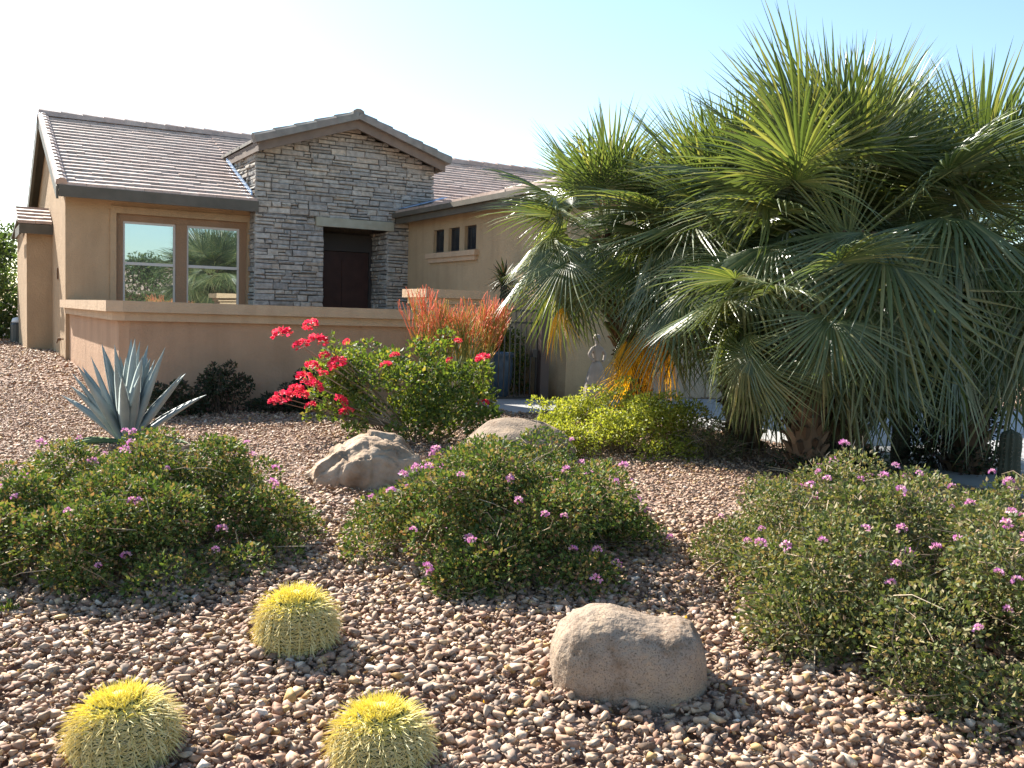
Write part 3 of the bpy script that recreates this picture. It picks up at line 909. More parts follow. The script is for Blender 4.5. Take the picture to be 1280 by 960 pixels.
def palm(loc, heart, n, scale, label, seed, trunk_r=.15, lean=None, emin=-48, emax=84, yellow=(), avoid=None, stalks=0, hole=None, hang=(), az0=0.0):
    r = np.random.default_rng(seed)
    root = empty('fan_palm', loc, 0, label, 'palm tree', 'fan palms beside the driveway')
    hv = np.array(heart) - np.array(loc)
    # trunk: a core with old leaf bases
    mb = MB()
    pts = np.array([[0, 0, -.05], hv * np.array([.35, .35, .4]), hv * np.array([.8, .8, .75]), hv - [0, 0, .02]])
    mb.tube(pts, [trunk_r, trunk_r * .95, trunk_r * .9, trunk_r * .6], 12)
    nb = int(hv[2] * 75)
    for i in range(nb):
        t = i / nb
        c = np.array([np.interp(t, [0, .4, .75, 1], pts[:, q]) for q in range(3)])
        a = i * 2.39996
        d = np.array([math.cos(a), math.sin(a), 0])
        p0 = c + d * trunk_r * .8
        L = r.uniform(.08, .17)
        p1 = p0 + d * L * .45 + np.array([0, 0, L * .7]); p2 = p1 + d * L * .35 + np.array([0, 0, L * r.uniform(-.2, .5)])
        mb.tube([p0, p1, p2], [.035, .026, .008], 4)
    mb.build('trunk', M['trunk'], root)
    for i in range(n):
        f = i / max(1, n - 1)
        az = az0 + i * 2.39996 + r.normal() * .18
        el = R(emax) + (R(emin) - R(emax)) * f ** .9 + r.normal() * .09
        if avoid and avoid(az, el): continue
        if hole and hole(az % 6.2832, math.degrees(el)): continue
        e = math.degrees(el)
        key = ('up', 'up2')[i % 2] if e > 45 else ('mid', 'mid2')[i % 2] if e > 22 else ('low3', 'low', 'low2')[i % 3]
        if i in yellow:
            o = FRY.copy(); o['label'] = 'yellow dying frond hanging down'
        else: o = FR[key].copy()
        COL.objects.link(o); o.parent = root
        X = Vector((math.cos(el) * math.cos(az), math.cos(el) * math.sin(az), math.sin(el)))
        Z = Vector((-math.sin(el) * math.cos(az), -math.sin(el) * math.sin(az), math.cos(el)))
        Y = Z.cross(X)
        rot = Matrix((X, Y, Z)).transposed()
        rot = rot @ Matrix.Rotation(r.normal() * .3, 3, 'X')
        s = scale * r.uniform(.86, 1.1) * (.92 if e > 70 else 1)
        o.matrix_local = Matrix.Translation(Vector(hv) - Vector((0, 0, .26 * f * scale))) @ rot.to_4x4() @ Matrix.Scale(s, 4)
    for (az, e, dz, s, src) in hang:
        o = src.copy(); COL.objects.link(o); o.parent = root
        if src is FRB: o['label'] = 'dead brown frond hanging against the trunk'
        if src is FRY: o['label'] = 'yellow dying frond hanging down'
        az, el = R(az), R(e)
        X = Vector((math.cos(el) * math.cos(az), math.cos(el) * math.sin(az), math.sin(el)))
        Z = Vector((-math.sin(el) * math.cos(az), -math.sin(el) * math.sin(az), math.cos(el)))
        rot = Matrix((X, Z.cross(X), Z)).transposed() @ Matrix.Rotation(r.normal() * .4, 3, 'X')
        o.matrix_local = Matrix.Translation(Vector(hv) - Vector((0, 0, dz))) @ rot.to_4x4() @ Matrix.Scale(s, 4)
    return root


G = lambda x, y: (x, y, gzf(x, y))
palm(G(2.95, 8.55), (2.86, 8.4, 2.36), 88, 1.13, 'tallest fan palm with a big open fan at its crown', 101, .2, emin=-54, az0=2.7,
     hole=lambda a, e: 4.05 < a < 5.3 and 12 < e < 58,
     hang=[(-100, -76, .75, .8, FRB), (-60, -78, .85, .85, FRB), (-140, -74, .7, .8, FRB), (-20, -76, .8, .8, FRB), (160, -75, .8, .8, FRB), (-80, -80, 1.05, .75, FRB)])
palm(G(2.35, 9.6), (2.12, 9.6, 2.34), 64, 1.0, 'fan palm behind and left of the tallest palm, silvery fronds', 102, .17, emin=-32)
palm(G(4.3, 9.0), (4.15, 8.9, 2.3), 72, 1.12, 'fan palm at the right edge over the driveway', 103, .17, emin=-52)
palm(G(1.42, 10.75), (.98, 10.5, 2.5), 54, .84, 'smaller leftmost fan palm with yellow hanging fronds before the gate', 104, .13, emin=-26, emax=74, az0=2.9,
     hang=[(-50, -24, .75, 1.1, FRY), (-25, -20, .78, 1.15, FRY), (-8, -16, .82, 1.2, FRY), (12, -14, .8, 1.25, FRY), (-70, -30, .85, 1.0, FRY), (-160, -14, .62, .95, FRY), (-38, -48, .95, 1.0, FRY), (2, -30, .95, 1.1, FRY)])
palm(G(3.35, 10.4), (3.45, 10.4, 2.2), 46, 1.05, 'fan palm hidden behind the tallest palm, seen between its leaf stalks', 106, .17, emin=-25)
palm(G(2.5, 8.0), (2.32, 7.85, 1.75), 26, .76, 'low fan palm clump with drooping fronds above the gravel', 105, .13, emin=-34, emax=40)


# ------------------------------------------------------------------ ribbed columnar cacti, yucca
def column_cactus(loc, h, rad, label, seed):
    mb = MB(); k = 40; nz = 18; vs = []
    for i in range(nz + 1):
        t = i / nz; z = h * t
        pr = 1 if t < .88 else math.sqrt(max(0, 1 - ((t - .88) / .12) ** 2)) + .02
        for a in range(k):
            an = 2 * math.pi * a / k
            rr = rad * pr * (.86 + .14 * math.cos(an * 10)) * (1 + .03 * math.sin(t * 19 + seed))
            vs.append((rr * math.cos(an), rr * math.sin(an), z - .03))
    fs = [(i * k + a, i * k + (a + 1) % k, (i + 1) * k + (a + 1) % k, (i + 1) * k + a) for i in range(nz) for a in range(k)]
    mb.add(vs, fs)
    root = empty('columnar_cactus', loc, 0, label, 'cactus', 'ribbed columnar cacti by the driveway')
    sp = mb; r = np.random.default_rng(seed)
    for j in range(10):
        an = 2 * math.pi * j / 10
        for i in range(int(h / .035)):
            z = .02 + i * .035
            if z > h * .9: break
            c = np.array([rad * math.cos(an), rad * math.sin(an), z])
            for q in range(4):
                d = np.array([math.cos(an), math.sin(an), 0]) + r.normal(size=3) * .6; d /= np.linalg.norm(d)
                sp.tube([c - d * .004, c + d * .025], [.0012, .0004], 3, 1, cap=False)
    mb.build('stem', [M['column_cactus'], M['twig']], root, True)


column_cactus(G(3.74, 9.2), 1.15, .085, 'slender ribbed columnar cactus between palm trunk and dark shrub', 5)
column_cactus(G(4.12, 7.9), .58, .085, 'ribbed columnar cactus at the right edge of the photo', 6)


def yucca():
    p = HW(5.74, -4.95)
    z0 = .37
    root = empty('yucca_plant', (p.x, p.y, z0), 0, 'dark spiky yucca head against the house wall above the gate', 'yucca')
    mb = MB(); mb.tube([(0, 0, 0), (.02, .01, .9), (0, 0, 1.78)], [.06, .05, .045], 8); mb.build('trunk', M['bark'], root)
    r = np.random.default_rng(3)
    V, F, o = [], [], 0
    mb = MB()
    for i in range(110):
        d = r.normal(size=3); d[2] += .15; d /= np.linalg.norm(d)
        c = np.array([0, 0, 1.62 + .25 * r.random()])
        L = r.uniform(.3, .42)
        s = np.cross(d, [0, 0, 1.]); s /= np.linalg.norm(s) + 1e-9
        up = np.cross(s, d)
        w = .016
        t2 = c + d * L - np.array([0, 0, .05 * L])
        m = c + d * L * .5 + up * .01
        mb.add([c + s * w * .6, c - s * w * .6, m - s * w, m + s * w, t2], [(0, 1, 2, 3), (3, 2, 4)])
    mb.build('leaves', M['darkleaf'], root)


yucca()

# ------------------------------------------------------------------ house
house = empty('house', (OX, OY, 0), TH, 'single storey tan stucco house with stone entry gable and tiled roof', 'house')
S_MAIN = .435
def zmain(v): return 3.52 + S_MAIN * (v + .5)


def holed(mb, ax, c0, c1, a0, a1, z0, z1, holes, mat=0):
    """wall slab along axis ax (0: runs in u, thickness in v; 1: runs in v, thickness in u) with rectangular holes sorted along a"""
    def bx(p, q, r_, s):
        if q - p < 1e-4 or s - r_ < 1e-4: return
        if ax == 0: mb.box(p, q, c0, c1, r_, s, mat)
        else: mb.box(c0, c1, p, q, r_, s, mat)
    cur = a0
    for (h0, h1, hz0, hz1) in holes:
        bx(cur, h0, z0, z1); bx(h0, h1, z0, hz0); bx(h0, h1, hz1, z1); cur = h1
    bx(cur, a1, z0, z1)


wm = MB()
holed(wm, 0, 0, .25, 0, 3.1, .1, 3.36, [(.80, 3.05, 1.35, 3.15)])
wm.prism([(.25, .1), (8.2, .1), (8.2, 3.2), (3.5, 5.0), (.25, 3.55)], 0, 0, .25)
wm.box(.25, 12.9, 8.2, 8.45, .1, 3.3)
wm.box(-.44, -.002, 2.75, 6.2, .1, 2.99)
wm.build('wall', M['stucco'], house)
wg = MB()
holed(wg, 1, 6.09, 6.34, -6.24, -.42, .1, 3.36, [(-3.30, -2.86, 2.70, 3.12), (-2.66, -2.22, 2.70, 3.12), (-2.03, -1.59, 2.70, 3.12)])
holed(wg, 0, -6.24, -5.99, 6.34, 12.9, .1, 3.36, [(7.1, 12.2, .1, 2.55)])
wg.box(12.65, 12.9, -5.99, 8.2, .1, 3.36)
wg.build('wing_wall', M['stucco_wing'], house)
gd = MB(); gd.box(7.1, 12.2, -6.08, -6.02, .2, 2.55)
for i in range(4):
    for j in range(6): gd.box(7.2 + j * .84, 7.2 + j * .84 + .72, -6.10, -6.08, .3 + i * .56, .3 + i * .56 + .44)
gd.build('garage_door', M['garage_door'], house)

# window in the front wall
win = MB()
win.box(.80, .92, .06, .2, 1.35, 3.15); win.box(2.93, 3.05, .06, .2, 1.35, 3.15); win.box(.92, 2.93, .06, .2, 3.03, 3.15); win.box(.92, 2.93, .06, .2, 1.35, 1.5)
win.box(1.80, 1.99, .04, .2, 1.5, 3.03)
wo = win.build('window', M['trim'], house)
for (a, b) in ((.92, 1.80), (1.99, 2.93)):
    s = MB()
    s.box(a, a + .035, .09, .15, 1.5, 3.03); s.box(b - .035, b, .09, .15, 1.5, 3.03)
    s.box(a + .035, b - .035, .09, .15, 2.99, 3.03); s.box(a + .035, b - .035, .09, .15, 1.5, 1.54); s.box(a + .035, b - .035, .08, .15, 2.275, 2.325)
    s.build('sash', M['sash'], wo)
    g = MB(); g.box(a + .035, b - .035, .115, .125, 2.325, 2.99); g.build('pane', M['glass'], wo)
    g = MB(); g.box(a + .035, b - .035, .105, .115, 1.54, 2.275); g.build('pane', M['glass'], wo)
# stucco surround, a little proud of the wall
tr = MB(); tr.box(.70, .80, -.03, -.002, 1.25, 3.27); tr.box(3.05, 3.10, -.03, -.002, 1.25, 3.27); tr.box(.80, 3.05, -.03, -.002, 3.15, 3.27); tr.box(.80, 3.05, -.03, -.002, 1.25, 1.35)
tr.build('window_surround', M['stucco'], house)
# three small windows of the wing
for (a, b) in ((-3.30, -2.86), (-2.66, -2.22), (-2.03, -1.59)):
    s = MB(); s.box(6.15, 6.19, a, a + .03, 2.70, 3.12); s.box(6.15, 6.19, b - .03, b, 2.70, 3.12); s.box(6.15, 6.19, a + .03, b - .03, 2.70, 2.73); s.box(6.15, 6.19, a + .03, b - .03, 3.09, 3.12)
    w_ = s.build('window', M['screen'], house)
    g = MB(); g.box(6.165, 6.175, a + .03, b - .03, 2.73, 3.09)
    for q in range(1, 6): g.box(6.158, 6.165, a + .03 + q * .066 - .006, a + .03 + q * .066 + .006, 2.73, 3.09)
    g.build('pane', M['dark_glass'], w_)
sl = MB(); sl.box(6.00, 6.088, -3.42, -1.42, 2.60, 2.69); sl.box(6.035, 6.087, -3.36, -1.48, 2.52, 2.598)
sl.build('sill', M['stucco_cap'], house)

# stone entry block: dark core and individual ledge stones
core = MB()
core.box(3.12, 4.34, -.38, 1.9, .1, 4.45); core.box(5.70, 6.58, -.38, 1.9, .1, 4.45); core.box(4.34, 5.70, -.38, 1.9, 3.32, 4.45)
core.prism([(3.12, 4.45), (6.58, 4.45), (6.58, 4.46), (4.85, 4.99), (3.12, 4.46)], 1, -.38, 1.9)
core.box(4.34, 5.70, .55, .7, .1, 3.32)
core.build('entry_wall', M['mortar'], house)
ls = MB()
rs_ = np.random.default_rng(6)
def ledge(frame, a0f, a1f, z0, z1, rmin=.055, rmax=.125):
    """courses of stones; frame(a, z, d) -> local point, a0f(z), a1f(z) the ends of the course"""
    z = z0
    while z < z1 - .02:
        h = min(rs_.uniform(rmin, rmax), z1 - z)
        zz = z + h / 2
        a0, a1 = a0f(zz), a1f(zz)
        a = a0
        while a < a1 - .01:
            w = rs_.uniform(.12, .46)
            if a + w > a1 - .1: w = a1 - a
            parts = [(z, z + h)]
            if h > .1 and rs_.random() < .35: parts = [(z, z + h * .5), (z + h * .5, z + h)]
            for (p, q) in parts:
                d = rs_.uniform(.02, .062); g = .006; ch = min(.014, (q - p) * .22)
                j = lambda s=.006: rs_.normal() * s
                r0 = [(a + g, p + g), (a + w - g, p + g), (a + w - g, q - g), (a + g, q - g)]
                j1 = [(x + j(), y + j(.005)) for x, y in r0]
                r1 = [(x, y) for x, y in j1]
                cxm, cym = a + w / 2, (p + q) / 2
                r2 = [(x + (ch if x < cxm else -ch), y + (ch if y < cym else -ch)) for x, y in j1]
                vs = [frame(x, y, -.01) for x, y in r0] + [frame(x, y, d * .7 + j(.004)) for x, y in r1] + [frame(x, y, d + j(.007)) for x, y in r2]
                fs = [(8, 9, 10, 11)]
                for i in range(4):
                    k2 = (i + 1) % 4
                    fs += [(i, k2, 4 + k2, 4 + i), (4 + i, 4 + k2, 8 + k2, 8 + i)]
                ls.add(vs, fs)
            a += w
        z += h
fr_front = lambda a, z, d: (a, -.38 - d, z)
ledge(fr_front, lambda z: 3.08, lambda z: 4.38, .3, 3.16)
ledge(fr_front, lambda z: 5.66, lambda z: 6.62, .3, 3.16)
ledge(fr_front, lambda z: 3.08, lambda z: 4.21, 3.16, 3.32); ledge(fr_front, lambda z: 5.76, lambda z: 6.62, 3.16, 3.32)
ledge(fr_front, lambda z: max(3.08, 4.85 - (5.05 - z) / .333), lambda z: min(6.62, 4.85 + (5.05 - z) / .333), 3.32, 5.02)
fr_left = lambda a, z, d: (3.12 - d, a, z)
ledge(fr_left, lambda z: -.40, lambda z: 0.0, .3, 3.4); ledge(fr_left, lambda z: -.40, lambda z: min(1.85, (z - 3.4) / S_MAIN), 3.45, 4.40)
fr_jr = lambda a, z, d: (5.70 - d, a, z)
ledge(fr_jr, lambda z: -.38, lambda z: .54, .3, 3.14)
ls.build('stone_veneer', M['ledge'], house)
lt = MB(); lt.box(4.21, 5.76, -.475, -.375, 3.15, 3.315); lt.build('lintel', M['lintel'], house)
dr = MB(); dr.box(4.42, 5.60, .44, .5, .36, 2.75)
for (a, b, c, d) in ((4.5, 4.98, .5, 1.2), (5.04, 5.52, .5, 1.2), (4.5, 4.98, 1.35, 2.6), (5.04, 5.52, 1.35, 2.6)): dr.box(a, b, .42, .44, c, d)
do = dr.build('front_door', M['door'], house)
hd = MB(); hd.tube([(4.56, .38, 1.25), (4.56, .36, 1.4), (4.56, .38, 1.55)], .012, 6); hd.build('handle', M['pipe'], do)
dm = MB(); dm.box(4.36, 4.42, .40, .52, .34, 3.1); dm.box(5.60, 5.66, .40, .52, .34, 3.1); dm.box(4.42, 5.60, .40, .52, 2.76, 3.1); dm.build('door_frame', M['screen'], house)


# roofs
def tiled(mb, P0, A, Sd, rise, a_of, run, exposure, tw=.30, thick=.036, seed=0, skip=None):
    """stepped courses of flat tiles. P0 eave origin, A unit along eave, Sd unit plan direction up the slope"""
    r = np.random.default_rng(seed)
    P0, A, Sd = map(lambda q: np.array(q, float), (P0, A, Sd))
    ex = exposure / math.sqrt(1 + rise * rise)
    n = int(run / ex)
    for i in range(n + 1):
        s0 = i * ex; s1 = min(s0 + ex * 1.25, run + .02)
        if s0 > run - .02: break
        a0, a1 = a_of(s0 + ex * .5)
        if a1 - a0 < .02: continue
        a = a0 - (tw * .5 if i % 2 else 0)
        while a < a1 - 1e-4:
            b = min(a + tw - .004, a1); c = max(a, a0)
            a += tw
            if b - c < .02: continue
            if skip and skip((b + c) / 2, s0): continue
            lift = r.normal() * .003
            def pt(aa, s, h): return P0 + A * aa + Sd * s + np.array([0, 0, s * rise + h])
            h0 = thick + lift + .012; h1 = .004 + lift
            jit = r.normal() * .004
            vs = [pt(c, s0 + jit, h0 - thick - .02), pt(b, s0 + jit, h0 - thick - .02), pt(b, s1, h1 - .01), pt(c, s1, h1 - .01), pt(c, s0 + jit, h0), pt(b, s0 + jit, h0), pt(b, s1, h1), pt(c, s1, h1)]
            mb.add(vs, [(0, 3, 2, 1), (4, 5, 6, 7), (0, 1, 5, 4), (1, 2, 6, 5), (2, 3, 7, 6), (3, 0, 4, 7)])


def deck(mb, pts, t=.05):
    """sloped slab below the tiles; pts counterclockwise from above"""
    p = np.array(pts, float); q = p - [0, 0, t]
    n = len(p); vs = np.concatenate([p, q])
    fs = [tuple(range(n)), tuple(range(2 * n - 1, n - 1, -1))] + [(i, n + i, n + (i + 1) % n, (i + 1) % n) for i in range(n)]
    mb.add(vs, fs)


VR = 3.5
rt = MB()
tiled(rt, (0, -.52, 3.50), (1, 0, 0), (0, 1, 0), S_MAIN, lambda s: (-.02, 3.10), VR + .52, .205, seed=1)
tiled(rt, (0, 1.75, zmain(1.75)), (1, 0, 0), (0, 1, 0), S_MAIN, lambda s: (3.09, 6.62), VR - 1.75, .205, seed=2)
tiled(rt, (0, -.5, 3.52), (1, 0, 0), (0, 1, 0), S_MAIN, lambda s: (6.62, 13.3), VR + .5, .205, seed=3)
# back slope (plain), side pop-out roof, ridge caps
tiled(rt, (0, 8.9, zmain(VR) - S_MAIN * (8.9 - VR)), (1, 0, 0), (0, -1, 0), S_MAIN, lambda s: (-.2, 13.3), 8.9 - VR, .4, tw=.6, seed=4)
tiled(rt, (0, 2.45, 3.06), (1, 0, 0), (0, 1, 0), .42, lambda s: (-.60, -.02), .78, .2, seed=5)
ro = rt.build('roof', M['tile'], house)
dk = MB()
deck(dk, [(-.14, -.5, 3.475), (3.1, -.5, 3.475), (3.1, VR, zmain(VR) - .045), (-.14, VR, zmain(VR) - .045)])
deck(dk, [(3.1, 1.8, zmain(1.8) - .045), (6.6, 1.8, zmain(1.8) - .045), (6.6, VR, zmain(VR) - .045), (3.1, VR, zmain(VR) - .045)])
deck(dk, [(6.6, -.4, 3.5), (13.2, -.4, 3.5), (13.2, VR, zmain(VR) - .045), (6.6, VR, zmain(VR) - .045)])
deck(dk, [(-.14, VR, zmain(VR) - .045), (13.2, VR, zmain(VR) - .045), (13.2, 8.9, zmain(VR) - S_MAIN * 5.4 - .045), (-.14, 8.9, zmain(VR) - S_MAIN * 5.4 - .045)])
deck(dk, [(-.55, 2.5, 3.04), (-.03, 2.5, 3.04), (-.03, 3.2, 3.33), (-.55, 3.2, 3.33)])
deck(dk, [(-.55, 3.2, 3.33), (-.03, 3.2, 3.33), (-.03, 6.3, 3.0), (-.55, 6.3, 3.0)])
dk.build('roof_deck', M['fascia'], house)
# ridge and rake caps
rc = MB()
def cap_line(mb, p, q, n, w, h, seed):
    r = np.random.default_rng(seed); p = np.array(p, float); q = np.array(q, float)
    d = (q - p) / n; dn = d / np.linalg.norm(d)
    side = np.cross(dn, [0, 0, 1]); side /= np.linalg.norm(side); up = np.cross(side, dn)
    for i in range(n):
        a = p + d * i - dn * .03; b = p + d * (i + 1)
        ha, hb = h + .022 + r.normal() * .003, h + r.normal() * .002
        vs = [a - side * w - up * .05, a + side * w - up * .05, a + side * w * .85 + up * ha * .6, a + side * w * .3 + up * ha, a - side * w * .3 + up * ha, a - side * w * .85 + up * ha * .6]
        vs += [b - side * w - up * .05, b + side * w - up * .05, b + side * w * .85 + up * hb * .6, b + side * w * .3 + up * hb, b - side * w * .3 + up * hb, b - side * w * .85 + up * hb * .6]
        fs = [(5, 4, 3, 2, 1, 0), (6, 7, 8, 9, 10, 11)] + [(i_, (i_ + 1) % 6, 6 + (i_ + 1) % 6, 6 + i_) for i_ in range(6)]
        mb.add(vs, fs)
cap_line(rc, (-.15, VR, zmain(VR) + .03), (13.3, VR, zmain(VR) + .03), 34, .13, .07, 1)
cap_line(rc, (-.10, -.5, 3.56), (-.10, VR, zmain(VR) + .03), 21, .09, .045, 2)
rc.build('ridge_caps', M['tile'], house)

# stone gable roof over the entry
GA, GZ, GS = 4.85, 5.16, .333
gt = MB()
tiled(gt, (3.0, 0, GZ - GS * 1.85), (0, 1, 0), (1, 0, 0), GS, lambda s: (-.74, max(-.3, (GZ - GS * 1.85 + s * GS - 3.52) / S_MAIN - .5 + .1)), 1.85, .3, seed=7)
tiled(gt, (6.7, 0, GZ - GS * 1.85), (0, 1, 0), (-1, 0, 0), GS, lambda s: (-.74, max(-.3, (GZ - GS * 1.85 + s * GS - 3.52) / S_MAIN - .5 + .1)), 1.85, .3, seed=8)
gt.build('entry_roof', M['barge'], house)
gb = MB()
cap_line(gb, (2.98, -.80, GZ - GS * 1.87 + .0), (GA, -.80, GZ), 5, .12, .10, 11)
cap_line(gb, (6.72, -.80, GZ - GS * 1.87 + .0), (GA, -.80, GZ), 6, .12, .10, 12)
cap_line(gb, (GA, -.85, GZ + .05), (GA, 3.5, GZ + .05), 11, .12, .06, 13)
gb.build('barge_tiles', M['barge'], house)
fb = MB()
for sg in (-1, 1):
    e = GA + sg * 1.82
    p = [(e, GZ - GS * 1.82 - .03), (GA, GZ - .03), (GA, GZ - .21), (e, GZ - GS * 1.82 - .21)]
    fb.prism(p, 1, -.80, -.74)
    p2 = [(e, GZ - GS * 1.82 - .03), (GA, GZ - .03), (GA, GZ - .09), (e, GZ - GS * 1.82 - .09)]
    fb.prism(p2, 1, -.738, 2.6)
    fb.box(min(e, e - sg * .04), max(e, e - sg * .04), -.736, 1.62 if sg < 0 else 1.2, GZ - GS * 1.82 - .20, GZ - GS * 1.82 - .095)
fb.build('entry_fascia', M['entry_fascia'], house)
# fascia boards and soffits
fa = MB()
fa.box(-.14, 3.12, -.53, -.50, 3.31, 3.50); fa.box(-.14, 3.11, -.498, -.002, 3.372, 3.40)
fa.box(5.80, 5.84, -6.62, -.45, 3.29, 3.47); fa.box(5.842, 6.09, -6.6, -.45, 3.362, 3.39)
fa.box(5.842, 13.2, -6.66, -6.62, 3.29, 3.47); fa.box(6.09, 13.2, -6.618, -6.242, 3.362, 3.39)
fa.box(-.58, -.004, 2.46, 2.5, 2.86, 3.04); fa.box(-.58, -.55, 2.502, 4, 2.84, 3.02); fa.box(-.548, -.004, 2.502, 2.748, 2.90, 2.93)
fa.build('fascia', M['fascia'], house)
gu = MB(); gu.box(5.72, 5.798, -6.7, -.46, 3.40, 3.485)
gu.build('gutter', M['fascia'], house)
# rake boards of the main gable on the left side
rb = MB()
rb.prism([(-.5, zmain(-.5) - .05), (VR, zmain(VR) - .05), (VR, zmain(VR) - .25), (-.5, zmain(-.5) - .25)], 0, -.18, -.142)
zb = zmain(VR) - S_MAIN * 5.4
rb.prism([(8.9, zb - .05), (VR, zmain(VR) - .05), (VR, zmain(VR) - .28), (8.9, zb - .28)][::-1], 0, -.2, -.144)
rb.build('rake_board', M['fascia'], house)
# wing roof (hip at the front)
wr = MB()
WE, WR_, WZ, WS = 5.80, 9.5, 3.50, .25
WH = -2.6
tiled(wr, (WE, 0, WZ), (0, 1, 0), (1, 0, 0), WS, lambda s: (-6.7 + s * (WH + 6.7) / (WR_ - WE), -.42 if s < .8 else min(3.4, -.42 + (s - .8) * 1.3)), WR_ - WE, .22, seed=21)
tiled(wr, (13.2, 0, WZ), (0, 1, 0), (-1, 0, 0), WS, lambda s: (-6.7 + s * (WH + 6.7) / (WR_ - WE), 2.5), WR_ - WE, .3, seed=22)
tiled(wr, (0, -6.7, WZ), (1, 0, 0), (0, 1, 0), WS * (WR_ - WE) / (WH + 6.7), lambda s: (WE + s * (WR_ - WE) / (WH + 6.7), 13.2 - s * (13.2 - WR_) / (WH + 6.7)), WH + 6.7, .22, seed=23)
wr.build('wing_roof', M['tile'], house)
wc = MB()
ztop = WZ + WS * (WR_ - WE)
cap_line(wc, (WE, -6.7, WZ + .03), (WR_, WH, ztop + .05), 15, .12, .07, 31); cap_line(wc, (13.2, -6.7, WZ + .03), (WR_, WH, ztop + .05), 15, .12, .07, 32)
cap_line(wc, (WR_, WH, ztop + .05), (WR_, 2.4, ztop + .05), 14, .12, .07, 33)
wc.build('wing_ridge_caps', M['tile'], house)
wd = MB()
deck(wd, [(WE + .04, -6.6, WZ - .03), (WE + .04, -.42, WZ - .03), (WR_, 2.4, ztop - .03), (WR_, WH, ztop - .03)][::-1])
deck(wd, [(13.1, -6.6, WZ - .03), (13.1, 2.4, WZ - .03), (WR_, 2.4, ztop - .03), (WR_, WH, ztop - .03)])
deck(wd, [(WE + .04, -6.6, WZ - .03), (13.1, -6.6, WZ - .03), (WR_, WH, ztop - .03)])
wd.build('wing_roof_deck', M['fascia'], house)
# metal flashing where roofs meet the stone
fl = MB()
fl.prism([(-.40, zmain(-.4) + .05), (1.5, zmain(1.5) + .05), (1.5, zmain(1.5) + .115), (-.40, zmain(-.4) + .115)], 0, 3.01, 3.035)
fl.build('flashing', M['flashing'], house)
fl = MB()
deck(fl, [(5.85, -.75, 3.585), (6.75, -.75, 3.86), (6.75, -.476, 3.88), (5.85, -.476, 3.60)], .01)
fl.build('flashing', M['flashing'], house)
# hose bib and small pipes on the left side wall
pp = MB(); pp.tube([(-.0, .35, .95), (-.09, .35, .95), (-.11, .35, .88)], .014, 6); pp.tube([(0, .9, .93), (-.05, .9, .93)], .03, 8); pp.build('hose_bib', M['pipe'], house)
vt = MB(); vt.box(-.03, 0, 1.3, 1.42, 2.0, 2.2); vt.build('wall_vent', M['pipe'], house)

# ------------------------------------------------------------------ courtyard wall with pillar, gate
cw = empty('courtyard_wall', (OX, OY, 0), TH, 'low tan stucco courtyard wall with a thick cap and a pillar', 'wall')
mb = MB()
mb.box(.06, .26, -5.82, -.002, .1, 1.40)
mb.prism([(.16, -6.01), (3.9, -6.01), (3.9, -5.82), (.06, -5.82), (.06, -5.91)], 2, .1, 1.40)
mb.build('wall', M['stucco_wall'], cw)
mb = MB()
def capring(o, z0, z1):
    mb.prism([(-.02 - o, -5.80), (.30 + o, -5.80), (.30 + o, -.004), (-.02 - o, -.004)], 2, z0, z1)
    mb.prism([(.10 - o * .4, -6.08 - o), (3.80, -6.08 - o), (3.80, -5.74 + o), (.34, -5.74 + o), (.34, -5.80), (-.02 - o, -5.80), (-.02 - o, -5.96 - o * .4)], 2, z0, z1)
capring(.0, 1.40, 1.50); capring(.07, 1.502, 1.63)
mb.build('cap', M['stucco_cap'], cw)
mb = MB(); mb.box(3.9, 4.66, -6.22, -5.62, .1, 1.72); mb.build('pillar', M['stucco_cap'], cw)
mb = MB(); mb.box(3.86, 4.70, -6.26, -5.58, 1.722, 1.80); mb.box(3.80, 4.76, -6.32, -5.52, 1.802, 1.915); mb.build('pillar_cap', M['stucco_cap'], cw)

gt_ = empty('metal_gate', (OX, OY, 0), TH, 'dark iron gate of thin vertical bars beside the pillar', 'gate')
mb = MB()
for z in (.40, 1.48, 1.655): mb.box(4.72, 5.74, -6.025, -5.995, z, z + .03)
mb.box(4.72, 4.75, -6.024, -5.996, .36, 1.655); mb.box(5.71, 5.74, -6.024, -5.996, .36, 1.655)
mb.build('frame', M['iron'], gt_)
mb = MB()
for i in range(1, 11): mb.box(4.75 + i * .0873 - .007, 4.75 + i * .0873 + .007, -6.017, -6.003, .43, 1.655)
mb.build('bars', M['iron'], gt_)
mb = MB(); mb.box(5.64, 5.71, -6.05, -5.97, 1.0, 1.12); mb.build('latch', M['iron'], gt_)
gp = empty('gate_post', (OX, OY, 0), TH, 'dark brown square steel post between the gate and the house corner', 'post')
mb = MB(); mb.box(5.76, 5.90, -6.08, -5.94, .25, 1.72); mb.build('post', M['post'], gp)
mb = MB(); mb.box(5.745, 5.915, -6.095, -5.925, 1.722, 1.75); mb.build('post_cap', M['post'], gp)

